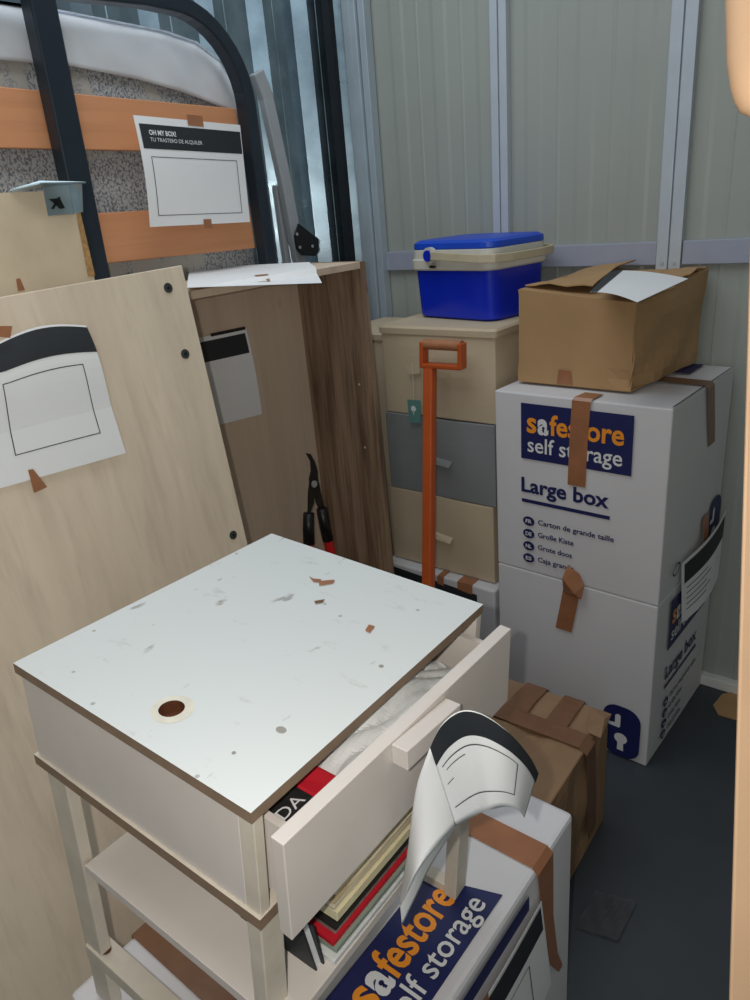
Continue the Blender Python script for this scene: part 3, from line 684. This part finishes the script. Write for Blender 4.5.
# ------------------------------------------------------------------ aluminium folding thing
al = thing('folding_ladder', 'aluminium folding ladder with black riveted hinge between bed frame and metal wall', 'ladder', (-1.6, 1.6, 0))
xa = -1.63
ap = [X(262, 90, xa), X(266, 98, xa), X(271, 120, xa), X(284, 180, xa), X(297, 250, xa)]
d = (ap[-1]-ap[-2]).normalized(); ap.append(ap[-1]+d*((ap[-1].z)/-d.z))
part('rail', sqtube([X(256, 72, xa)]+ap[1:], .024, .040), 'alu', al, bevel=.004)
q = [X(276, 185, xa-.03), X(285, 252, xa-.03)]; d = (q[1]-q[0]).normalized()
part('rail', sqtube([q[0], q[1]+d*((q[1].z)/-d.z)], .02, .02), 'alu', al, bevel=.003)
hg = part('hinge_plate', slab_poly([X(u, v, xa+.03) for u, v in (z2(298, 193), z2(385, 262), z2(385, 315), z2(370, 335), z2(315, 333), z2(290, 305), z2(281, 245))], V((.006, 0, 0))), 'black', al)
for a, b in ((295, 239), (308, 297), (363, 292)):
    part('rivet', disc(X(*z2(a, b), xa+.037), V((0, 1, 0)), V((0, 0, 1)), .0045, 12, h=V((.002, 0, 0))), 'alu', hg)

# ------------------------------------------------------------------ near printed box under the unit
nz = .487
xr, yf, yn, xl = -0.3726, 0.8848, 0.2057, -0.8111
nb = thing('cardboard_box', 'white cardboard box under the drawer unit with its printed banner on top', 'box', ((xl+xr)/2, (yn+yf)/2, 0))
d = carton(xr-xl, yf-yn, nz, puff=.003)
mb = Matrix.Translation((xr, yn, 0))
part('carton', tf(d, mb), 'white_card', nb, bevel=.008)
zt = nz+.0022; e1_, e2_ = V((0, 1, 0)), V((-1, 0, 0))
Pn = lambda x, y, k=0: V((x, y, zt+k))
ban = part('printed_banner', poly([Pn(-0.5098, 0.3764), Pn(-0.3934, 0.3764), Pn(-0.3934, 0.6791), Pn(-0.5098, 0.6403)]), 'navy', nb)
def W(s, x, y, wd, h, bold, mat, nm): part(nm, text_on(s, Pn(x, y, .0006), e1_, e2_, wd, h, bold), mat, ban)
W('s', -0.4482, 0.4269, 0.0252, 0.0369, .022, 'orange', 'letters')
W('a', -0.4482, 0.4541, 0.0281, 0.0369, .045, 'white_ink', 'padlock_letter')
part('keyhole', join(disc(Pn(-0.4618, 0.4681, .001), e1_, e2_, .004, 10), poly([Pn(-0.4608, 0.4667, .001), Pn(-0.4608, 0.4696, .001), Pn(-0.4521, 0.4705, .001), Pn(-0.4521, 0.4657, .001)])), 'navy', ban)
W('festore', -0.4482, 0.4830, 0.1530, 0.0505, .022, 'orange', 'letters')
W('self storage', -0.4055, 0.4366, 0.2154, 0.0349, .010, 'white_ink', 'letters')
part('tape', ([V(p) for p in ((-0.6403, 0.749, nz+.0030), (-0.6403, 0.8004, nz+.0030), (-0.5045, 0.7451, nz+.0035), (-0.5045, 0.7965, nz+.0035), (-0.3784, 0.7451, nz+.0028), (-0.3784, 0.7975, nz+.0028), (-0.3687, 0.7451, nz-.008), (-0.3687, 0.7985, nz-.008), (-0.3682, 0.7665, 0.3346), (-0.3682, 0.8014, 0.3346), (-0.3677, 0.7936, 0.2182), (-0.3677, 0.8208, 0.2182), (-0.3667, 0.8247, 0.1649), (-0.3667, 0.8402, 0.1649))],
     [(2*i, 2*i+1, 2*i+3, 2*i+2) for i in range(6)]), 'tape', nb, solid=.0008)
part('tape', ([V(p) for p in ((xl-.002, 0.3085, nz-.05), (xl-.002, 0.3376, nz-.05), (xl, 0.3085, nz+.0030), (xl, 0.3376, nz+.0030), (-0.6791, 0.3085, nz+.0036), (-0.6791, 0.3376, nz+.0036), (-0.5336, 0.3085, nz+.0033), (-0.5336, 0.3376, nz+.0033))], [(2*i, 2*i+1, 2*i+3, 2*i+2) for i in range(3)]), 'tape_dark', nb, solid=.0008)
part('printed_strip', poly([V((-0.3672, 0.2911, 0.4705)), V((-0.3672, 0.7131, 0.4705)), V((-0.3672, 0.7131, 0.4394)), V((-0.3672, 0.2911, 0.4394))]), 'navy', nb)
S = bil(V((-0.3609, 0.4075, 0.4317)), V((-0.3609, 0.7422, 0.4336)), V((-0.3629, 0.7878, 0.1794)), V((-0.3629, 0.4269, 0.16)), lambda u, v: V((.004*math.sin(math.pi*u), 0, 0)))
fc = facing(S)
pn = thing('paper_sheet', 'white label sheet with dark header on the side of the box under the unit', 'paper', S(.5, 1))
part('sheet', patch(S, 0, 1, 0, 1), 'paper', pn, solid=.0005)
part('header_band', patch(S, .02, .98, .03, .27, 12, 3, .0012*fc), 'ink', pn)
part('printed_frame', outline(S, .1, .82, .36, .9, .007, off=.0012*fc), 'ink_line', pn)
part('tape', patch(S, .42, .48, -.04, .1, 1, 2, .0018*fc), 'tape', pn)

# ------------------------------------------------------------------ brown taped box behind
bb = thing('brown_cardboard_box', 'worn brown cardboard box sealed with tape bands on the floor behind the drawer unit', 'box', (-.67, 1.24, 0))
rw = random.Random(3)
def wob(p, a=.004): return V(p)+V((rw.uniform(-a, a), rw.uniform(-a, a), rw.uniform(-a, a)))
def crumple(x0, x1, y0, y1, z0, z1, N=9):
    def fce(o, a, b, nn, s):
        S = lambda u, v: V(o)+V(a)*u+V(b)*v+V(nn)*((.007*math.sin(9*u+s)*math.sin(7*v+2*s)+.004*math.sin(23*u+5*v+s))*min(1, 6*u*(1-u))*min(1, 6*v*(1-v)))
        return patch(S, 0, 1, 0, 1, 14, 14)
    w, d, h = x1-x0, y1-y0, z1-z0
    return join(fce((x0, y0, z0), (w, 0, 0), (0, 0, h), (0, -1, 0), 1), fce((x1, y0, z0), (0, d, 0), (0, 0, h), (1, 0, 0), 2), fce((x1, y1, z0), (-w, 0, 0), (0, 0, h), (0, 1, 0), 3),
                fce((x0, y1, z0), (0, -d, 0), (0, 0, h), (-1, 0, 0), 4), fce((x0, y0, z1), (w, 0, 0), (0, d, 0), (0, 0, 1), 5), fce((x0, y1, z0), (w, 0, 0), (0, -d, 0), (0, 0, -1), 6))
mbb = Matrix.Translation((-.485, 1.34, 0)) @ Matrix.Rotation(.03, 4, 'Z') @ Matrix.Translation((.485, -1.34, 0))
part('carton', tf(crumple(-.86, -.490, .96, 1.345, .004, .330), mbb), 'kraft_worn', bb, solid=.003)
def bt_(pts, w, sd): 
    vs = []
    for p in pts: vs += [mbb @ (V(p)-sd*w/2), mbb @ (V(p)+sd*w/2)]
    part('tape', (vs, [(2*i, 2*i+1, 2*i+3, 2*i+2) for i in range(len(pts)-1)]), 'tape_dark', bb, solid=.001)
bt_([(-.86, 1.215, .338), (-.70, 1.218, .339), (-.50, 1.218, .339), (-.481, 1.218, .325), (-.478, 1.23, .15), (-.479, 1.24, .06)], .05, ey_)
bt_([(-.665, 1.352, .30), (-.668, 1.350, .336), (-.672, 1.29, .3395), (-.672, 1.24, .3395)], .055, ex_)
bt_([(-.572, 1.352, .30), (-.572, 1.350, .336), (-.572, 1.29, .3395), (-.572, 1.24, .3395)], .050, ex_)
part('torn_flap', ([mbb @ V(p) for p in ((-.53, 1.34, .334), (-.478, 1.335, .338), (-.472, 1.25, .335), (-.50, 1.245, .343), (-.482, 1.30, .348))], [(0, 1, 4), (1, 2, 4), (2, 3, 4), (3, 0, 4)]), 'kraft_worn', bb, solid=.002)

# ------------------------------------------------------------------ white drawer unit (tilted slightly on the box under it)
K = .721*.8445
q0 = V((-0.6484, 0.4433, 0.7077)); UO = EYE+(q0-EYE)*K
UR = (Matrix.Rotation(.0484, 3, 'Z') @ Matrix.Rotation(.0693, 3, 'Y') @ Matrix.Rotation(-.0459, 3, 'X'))
k = .8445
un = thing('drawer_unit', 'old white drawer unit with a hole in its top, open drawer and shelves', 'cabinet', UO, rot=UR)
UM = MW[un.name]
L = lambda a, b, c: V((a*k, b*k, c*k))
def U(a, b, c): return UM @ L(a, b, c)
def ub(a0, a1, b0, b1, c0, c1): return box(a0*k, a1*k, b0*k, b1*k, c0*k, c1*k)
def up_(name, d, mat, par=un, **kw): return part(name, d, mat, par, local=True, **kw)
tw, td = .4326, .493
# top with hole
hc = (-.190, .060); N = 48; hr = .0155
def rect_pt(an):
    cx, cy = hc; dx, dy = math.cos(an), math.sin(an); ts = []
    if dx > 0: ts.append((0-cx)/dx)
    if dx < 0: ts.append((-tw-cx)/dx)
    if dy > 0: ts.append((td-cy)/dy)
    if dy < 0: ts.append((0-cy)/dy)
    t = min(ts); return cx+dx*t, cy+dy*t
angs = sorted([2*math.pi*i/N for i in range(N)]+[math.atan2(y-hc[1], x-hc[0]) % (2*math.pi) for x, y in ((0, 0), (0, td), (-tw, td), (-tw, 0))])
n = len(angs); vs = []
for c in (0, -.0150):
    vs += [L(hc[0]+hr*math.cos(a), hc[1]+hr*math.sin(a), c) for a in angs]; vs += [L(*rect_pt(a), c) for a in angs]
fs, ms = [], []
for i in range(n):
    j = (i+1) % n
    fs.append((i, n+i, n+j, j)); ms.append(0); fs.append((2*n+i, 2*n+j, 3*n+j, 3*n+i)); ms.append(0)
    fs.append((n+i, 3*n+i, 3*n+j, n+j)); ms.append(1); fs.append((i, j, 2*n+j, 2*n+i)); ms.append(2)
tp = up_('top_panel', (vs, fs, ms), ['top_white', 'brown_edge', 'rust'])
ez = V((0, 0, 1)); exx, eyy = V((1, 0, 0)), V((0, 1, 0))
hb = disc(L(hc[0], hc[1], -.0150), exx, eyy, hr*k*1.2, 24, h=V((0, 0, -.002))); up_('hole_cap', hb, 'rust', tp)
r1 = disc(L(hc[0], hc[1], .0004), exx, eyy, hr*k, 40)[0]; r2 = disc(L(hc[0]+.002, hc[1], .0004), exx, eyy, hr*k*1.65, 40)[0]
up_('pale_ring', (r1+r2, [(i, (i+1) % 40, 40+(i+1) % 40, 40+i) for i in range(40)]), 'ring', tp)
up_('stain', join(disc(L(-.058, .108, .0004), exx, eyy, .0058, 16, .0045), disc(L(-.035, .275, .0004), exx, eyy, .003, 12), disc(L(-.075, .05, .0004), exx, eyy, .0022, 10)), 'stain', tp)
# carcass panels
up_('side_panel', ub(-tw+.006, -.024, .004, .018, -.151, -.015), 'old_white', bevel=.0008)
up_('side_panel', ub(-tw+.006, -.0, .474, .488, -.151, -.015), 'old_white')
up_('rear_panel', ub(-tw+.006, -tw+.020, .018, .474, -.151, -.015), 'old_white')
up_('front_post', ub(-.024, -.002, .004, .018, -.151, -.015), 'old_white_dirty', bevel=.0008)
d = ub(-tw, 0, 0, td, -.168, -.1515); up_('drawer_shelf', (d[0], d[1], [0, 0, 1, 1, 1, 1]), ['old_white_dirty', 'brown_edge'])
def leg(a0, a1, b0, b1):
    ps = []
    for a, b in ((a0, b0), (a1, b0), (a1, b1), (a0, b1)):
        p = U(a, b, -.3); dwn = (UM.to_3x3() @ V((0, 0, -1))); t = (p.z-(nz+.003))/(-dwn.z); ps.append(L(a, b, -.3)+V((0, 0, -t)))
    tps = [L(a, b, -.168) for a, b in ((a0, b0), (a1, b0), (a1, b1), (a0, b1))]
    up_('leg', (ps+tps, HF), 'old_white_dirty', bevel=.0015)
leg(-.410, -.366, .002, .020); leg(-.024, -.002, .002, .036); leg(-.022, .002, .456, .494); leg(-.410, -.388, .452, .486)
up_('middle_shelf', ub(-.362, .024, .003, .455, -.334, -.318), 'old_white', bevel=.001)
up_('bottom_rail', ub(-.404, -.024, -.002, .030, -.540, -.512), 'old_white_dirty', bevel=.0015)
up_('bottom_rail', ub(-.388, -.024, .462, .486, -.610, -.575), 'old_white_dirty', bevel=.0015)
up_('rust_spot', disc(L(-.372, .012, -.5105), exx, eyy, .010, 12, .008), 'rust')
# drawer
dr = up_('drawer', join(ub(-.36, .030, .030, .040, -.135, -.040), ub(-.36, .034, .452, .462, -.135, -.040), ub(-.36, -.35, .04, .452, -.135, -.04), ub(-.36, .034, .03, .462, -.142, -.135)), 'old_white')
def dfront():
    # outer face corners (a,b,c): near top, far top, far bottom, near bottom
    o = [(.038, .004, -.022), (.056, .474, -.012), (.056, .484, -.146), (.038, .008, -.162)]
    return slab([L(*p) for p in o], L(-.018, .0007, 0))
up_('drawer_front', dfront(), 'old_white', par=dr, bevel=.001)
hd_ = slab([L(*p) for p in ((.045, .181, -.020), (.050, .298, -.026), (.050, .300, -.052), (.045, .184, -.050))], L(.022, 0, 0))
up_('handle', hd_, 'old_white', par=dr, bevel=.001)
up_('groove', slab([L(*p) for p in ((.0, .0285, -.098), (.030, .0285, -.098), (.030, .0285, -.110), (.0, .0285, -.110))], L(0, -.001, 0)), 'stain', par=dr)

# contents of the drawer
bg = thing('plastic_bag', 'crumpled clear plastic bag in the open drawer', 'plastic bag', U(-.05, .3, -.13))
def crS(u, v):
    a = -.16+.185*v; b = .11+.30*u
    return U(a, b, -.075+.045*math.sin(math.pi*min(1, u*1.02))*math.sin(math.pi*(.18+.66*v))+.004*abs(math.sin(9*u+5*v+2*math.sin(6*v)))+.005*abs(math.sin(23*v-8*u+math.sin(11*u))))
part('bag_film', patch(crS, 0, 1, 0, 1, 60, 30), 'plastic', bg, solid=.001, smooth=False)
cr = thing('cardboard_sheet', 'brown cardboard piece in the far end of the open drawer', 'cardboard', U(-.02, .4, -.13))
part('sheet', slab([U(-.15, .40, -.10), U(.033, .33, -.085), U(.033, .445, -.115), U(-.15, .445, -.12)], UM.to_3x3() @ V((0, 0, -.003))), 'kraft', cr)
rd = thing('red_packet', 'red packet in the open drawer beside the black and white card', 'packet', U(0, .12, -.13))
part('packet', slab([U(-.06, .098, -.062), U(.034, .100, -.060), U(.034, .136, -.055), U(-.06, .132, -.052)], UM.to_3x3() @ V((0, 0, -.02))), 'redcloth', rd, bevel=.003)
bwc = thing('printed_card', 'black and white card with swirling letters in the near corner of the open drawer', 'card', U(0, .06, -.13))
part('card', slab([U(-.05, .045, -.062), U(.030, .045, -.062), U(.030, .096, -.058), U(-.05, .096, -.058)], UM.to_3x3() @ V((0, 0, -.016))), 'photo', bwc)
uz = UM.to_3x3() @ V((0, 0, 1)); ua = UM.to_3x3() @ V((1, 0, 0)); ubv = UM.to_3x3() @ V((0, 1, 0))
part('lettering', text_on('DA', U(-.006, .052, -.0575), ubv, -ua, .030, .013, .0), 'white_ink', bwc)
part('lettering', text_on('IO&', U(.016, .048, -.0575), ubv, -ua, .036, .014, .0), 'white_ink', bwc)
# paper stack on the middle shelf
specs = [('magazine', 'cream_paper', .011, 'top sheaf of cream pages fanned under the drawer front'), ('magazine', 'cream_paper', .014, 'second sheaf of cream pages from the top of the shelf pile'),
         ('magazine', 'cream_paper', .014, 'third and thick sheaf of cream pages in the shelf pile'), ('notebook', 'yellow_paper', .015, 'yellowish thick block of pages in the middle of the shelf pile'),
         ('notebook', 'grey_pages', .009, 'grey spiral bound notebook above the red folder'), ('folder', 'redcloth', .009, 'red folder in the shelf pile'),
         ('folder', 'green_cover', .010, 'grey green folder under the red one in the shelf pile'), ('plastic_folder', 'plastic', .008, 'clear plastic folder at the bottom of the shelf pile')]
c = -.3175; acc = 0.
tot = sum(s[2] for s in specs)*1.1
for i, (nm, mt_, th, lb_) in enumerate(reversed(specs)):
    a1 = .022-.004*i*.6; b0 = .095+.004*i; sk = .004*math.sin(i*2.1)
    th2 = th*1.15
    tg_ = thing(nm, lb_ + ' in the white unit', {'magazine': 'magazine', 'notebook': 'notebook'}.get(nm, 'folder'), U(-.1, .25, c), 'papers piled on the shelf')
    fan = .012 if i >= 5 else 0
    lo4 = [(-.2, b0, c), (a1, b0+sk, c), (a1+.004, .450, c), (-.2, .45, c)]
    f1 = .004 if fan else 0.
    lo4 = [(x, y, z+(acc if y > .3 else 0)) for x, y, z in lo4]
    hi4 = [(x, y, z+th2+(f1 if y > .3 else 0)) for x, y, z in lo4]
    mats = {'magazine': 'cream_paper', 'notebook': mt_, 'folder': mt_, 'plastic_folder': 'plastic'}[nm]
    part('pages', ([U(*p) for p in lo4+hi4], HF), mats, tg_, bevel=.001)
    if nm != 'plastic_folder':
        part('cover', slab([U(*p) for p in [(-.2, b0-.002, c+th2+.0003), (a1+.002, b0-.002+sk, c+th2+.0003), (a1+.005, .452, c+th2+.0003+acc+f1), (-.2, .452, c+th2+.0003+acc+f1)]], uz*.0008), mt_ if mt_ != 'grey_pages' else 'black', tg_)
    c += th2+.0022; acc += f1
bk = thing('binder', 'dark blue and black binder spine at the near end of the shelf pile', 'binder', U(0, .085, -.31))
part('cover', join(slab([U(-.12, .074, -.316), U(.008, .076, -.316), U(.002, .062, -.235), U(-.12, .062, -.235)], ubv*.0022), slab([U(-.12, .086, -.316), U(.010, .088, -.316), U(.006, .076, -.24), U(-.12, .074, -.24)], ubv*.0022)), 'ink', bk)
part('pages', slab([U(-.12, .0775, -.316), U(.006, .0795, -.316), U(.000, .066, -.238), U(-.12, .065, -.238)], ubv*.007), 'white_ink', bk)
# bag on the left of the shelf
b2 = thing('plastic_bag', 'small crumpled white bag with a dark mark on the middle shelf of the unit', 'plastic bag', U(-.3, .1, -.318))
def bS(u, v):
    return U(-.385+.15*u, .30-.14*v, -.316+.10*math.sin(math.pi*v*.5+.2)*0 + .13*(1-v)**1.2*math.sin(math.pi*min(1, .1+.8*u))+.005*math.sin(19*u+8*v))
part('bag_film', patch(bS, 0, 1, 0, 1, 20, 14), 'white_card', b2, solid=.001)
part('dark_print', patch(bS, .3, .62, .90, .97, 6, 2, .002*facing(bS)), 'ink', b2)

# curled sheet hanging from the drawer handle
zc = lambda a, b: (400+a*.32, 680+b*.32)
def LPt(u, v, a):
    I = UM.inverted(); o = I @ EYE; d = (UM.to_3x3().inverted()) @ ray(u, v); return UM @ (o+d*((a*k-o.x)/d.x))
T_ = [LPt(*zc(*q), a) for q, a in (((430, 290), .17), ((400, 235), .178), ((340, 165), .172), ((260, 108), .152), ((190, 97), .132), ((130, 140), .115), ((95, 208), .100))]
B_ = [LPt(*zc(*q), a) for q, a in (((388, 430), .172), ((368, 405), .178), ((330, 396), .172), ((285, 404), .160), ((250, 416), .145), ((215, 434), .132), ((175, 456), .120))]
def cr_(P, t):
    t = min(max(t, 0), .99999)*(len(P)-1); i = int(t); f = t-i
    p0, p1, p2, p3 = P[max(i-1, 0)], P[i], P[i+1], P[min(i+2, len(P)-1)]
    return ((p1*2)+(p2-p0)*f+(p0*2-p1*5+p2*4-p3)*f*f+(p1*3-p0-p2*3+p3)*f**3)*.5
def CS(u, v): return cr_(T_, u)*(1-v)+cr_(B_, u)*v
fc = facing(CS)
T2 = [T_[-1], LPt(*zc(75, 262), .095), LPt(*zc(55, 320), .088), LPt(*zc(40, 400), .080), LPt(*zc(28, 500), .070), LPt(*zc(12, 610), .064), LPt(*zc(0, 700), .060)]
B2 = [B_[-1], LPt(*zc(150, 480), .118), LPt(*zc(115, 515), .112), LPt(*zc(80, 555), .104), LPt(*zc(45, 610), .094), LPt(*zc(20, 665), .078), LPt(*zc(2, 705), .0605)]
def FS(u, v): return cr_(T2, u)*(1-v)+cr_(B2, u)*v
cs = thing('curled_paper_sheet', 'large curled white sheet with a dark header band hanging from the drawer handle', 'paper', U(.1, .25, -.3))
B3 = [LPt(*zc(172, 460), .10), LPt(*zc(130, 525), .090), LPt(*zc(90, 590), .082), LPt(*zc(55, 665), .074), LPt(*zc(28, 720), .066), LPt(*zc(6, 765), .060)]
T3 = [B_[-1], LPt(*zc(120, 510), .100), LPt(*zc(80, 553), .092), LPt(*zc(48, 605), .082), LPt(*zc(22, 660), .070), LPt(*zc(0, 702), .0602)]
US = lambda u, v: cr_(T3, u)*(1-v)+cr_(B3, u)*v
part('sheet', join(patch(CS, 0, 1, 0, 1, 36, 14), patch(FS, 0, 1, 0, 1, 24, 12), patch(US, 0, 1, 0, 1, 16, 6)), 'paper', cs, solid=.0005, smooth=True)
part('header_band', patch(CS, 0, 1, .0, .22, 36, 3, .0012*fc), 'ink', cs)
part('printed_frame', join(patch(CS, .25, .93, .30, .312, 24, 1, .0012*fc), patch(CS, .25, .93, .78, .792, 24, 1, .0012*fc), patch(CS, .25, .258, .30, .79, 1, 8, .0012*fc)), 'ink_line', cs)
part('printed_lines', join(patch(CS, .70, .90, .37, .379, 8, 1, .0012*fc), patch(CS, .86, .93, .50, .509, 8, 1, .0012*fc)), 'ink_line', cs)

# tape shreds on the top of the unit
def shard(pts, lb_, col='tape'):
    ps_ = []
    for u, v in pts: 
        I = UM.inverted(); o = I @ EYE; d = (UM.to_3x3().inverted()) @ ray(u, v); ps_.append(UM @ (o+d*((.0012-o.z)/d.z)))
    tag(part('tape_scrap', slab(ps_, uz*.0006) if len(ps_) == 4 else slab_poly(ps_, uz*.0006), col), lb_, 'tape scrap', 'tape shreds on the white top')
zs = lambda a, b: (220+a*.4, 520+b*.4)
shard([zs(223, 141), zs(233, 147), zs(254, 149), zs(247, 155), zs(233, 154)], 'thin brown tape shred on the white top, farthest left of the shreds')
shard([zs(247, 153), zs(287, 150), zs(283, 158), zs(248, 164)], 'brown rectangular tape shred next to the thin one on the white top')
shard([zs(236, 203), zs(262, 199), zs(256, 206), zs(238, 209)], 'small dark pointed tape shred below the pair on the white top', 'tape_dark')
shard([zs(363, 276), zs(372, 262), zs(387, 266), zs(374, 282)], 'single square brown tape shred on the right half of the white top')

# ------------------------------------------------------------------ floor litter
tag(part('cardboard_scrap', slab_poly([Z(u, v, .001) for u, v in ((713, 706), (722, 695), (745, 690), (765, 700), (760, 722), (735, 720), (718, 715))], V((0, 0, .004))), 'kraft'), 'brown cardboard scrap on the dark floor near the back wall', 'cardboard scrap')
def pS(u, v): return V((-.425+.085*u, 1.035+.11*v+.02*u, .003+.004*math.sin(7*u+5*v)**2+.003*u))
tag(part('tape_scrap', patch(pS, 0, 1, 0, 1, 10, 10), 'plastic', solid=.0006), 'piece of clear sticky tape on the dark floor beside the front white box', 'tape scrap')
bpy.data.objects['tape_scrap.004'].data.materials[0] = M['plastic_dark'] if 'plastic_dark' in M else M['plastic']

# ------------------------------------------------------------------ pale wood at the right margin
def rp(u, v, d): return EYE+ray(u, v)*d
e_top, e_bot = rp(750, 250, .60), rp(729, 1000, .60)
dv = (e_bot-e_top).normalized(); tp_ = e_top-dv*.35; ft = e_bot+dv*((e_bot.z)/-dv.z)
side = RT*1.0; side = V((side.x, side.y, 0)).normalized()
pk = thing('wooden_plank', 'pale orange wooden plank upright along the right margin, out of focus', 'plank', ft)
nn = V((fw.x+RT.x*.47, fw.y+RT.y*.47, 0)).normalized()
part('board', slab([tp_, ft, ft+side*.14, tp_+side*.14], nn*.012), 'pale_wood', pk, bevel=.003)
e = [rp(u, v, .50) for u, v in ((752, -120), (754, -40), (757, 20), (760, 60), (762, 85))]
wl = thing('wooden_post', 'pale orange rounded wooden post end poking in at the top right corner', 'post', e[-1])
r0 = .0165
c0 = rp(750, -297, .50); c1 = rp(754, 58, .50); c2 = rp(758, 95, .50); c3 = rp(761, 111, .50); c4 = rp(763, 116, .50)
part('shaft', tube([c0, rp(752, -57, .5), rp(753, 3, .5), c1, rp(755, 75, .5), rp(756, 83, .5), c2, rp(759, 105, .5), c3, c4], [.018, .0175, .0175, .0172, .0162, .0160, .0150, .0120, .007, .002], 20), 'pale_wood', wl, smooth=True)

# ------------------------------------------------------------------ light
def area(name, loc, target, sx, sy, power, col):
    l = bpy.data.lights.new(name, 'AREA'); l.shape = 'RECTANGLE'; l.size = sx; l.size_y = sy; l.energy = power; l.color = col
    o = bpy.data.objects.new(name, l); C.objects.link(o); o.location = loc
    o.rotation_euler = (V(target)-V(loc)).to_track_quat('-Z', 'Y').to_euler(); return o
# phone flash, just left of the lens
fl = bpy.data.lights.new('phone_flash', 'POINT'); fl.energy = 13; fl.color = (1.0, .95, .88); fl.shadow_soft_size = .006
fo = bpy.data.objects.new('phone_flash', fl); C.objects.link(fo); fo.location = EYE-RT*.036+UP*.012+fw*.0
area('ceiling_light', (-1.1, .8, 2.65), (-1.1, .8, 0), 1.4, 1.6, 14, (.88, .95, 1.0))
area('steel_reflection_fill', (.72, -.85, 1.75), (-1.5, 1.4, 1.75), 0.75, 2.0, 6, (.80, .93, 1.0))  # added unseen area lamp, aimed to give the steel wall strips bright reflections
w = bpy.data.worlds.new('world'); w.use_nodes = True; scene.world = w
w.node_tree.nodes['Background'].inputs[0].default_value = (.62, .74, .86, 1); w.node_tree.nodes['Background'].inputs[1].default_value = .06
scene.view_settings.view_transform = 'Standard'; scene.view_settings.look = 'None'
scene.view_settings.gamma = 1; scene.view_settings.exposure = .42; scene.view_settings.use_curve_mapping = False
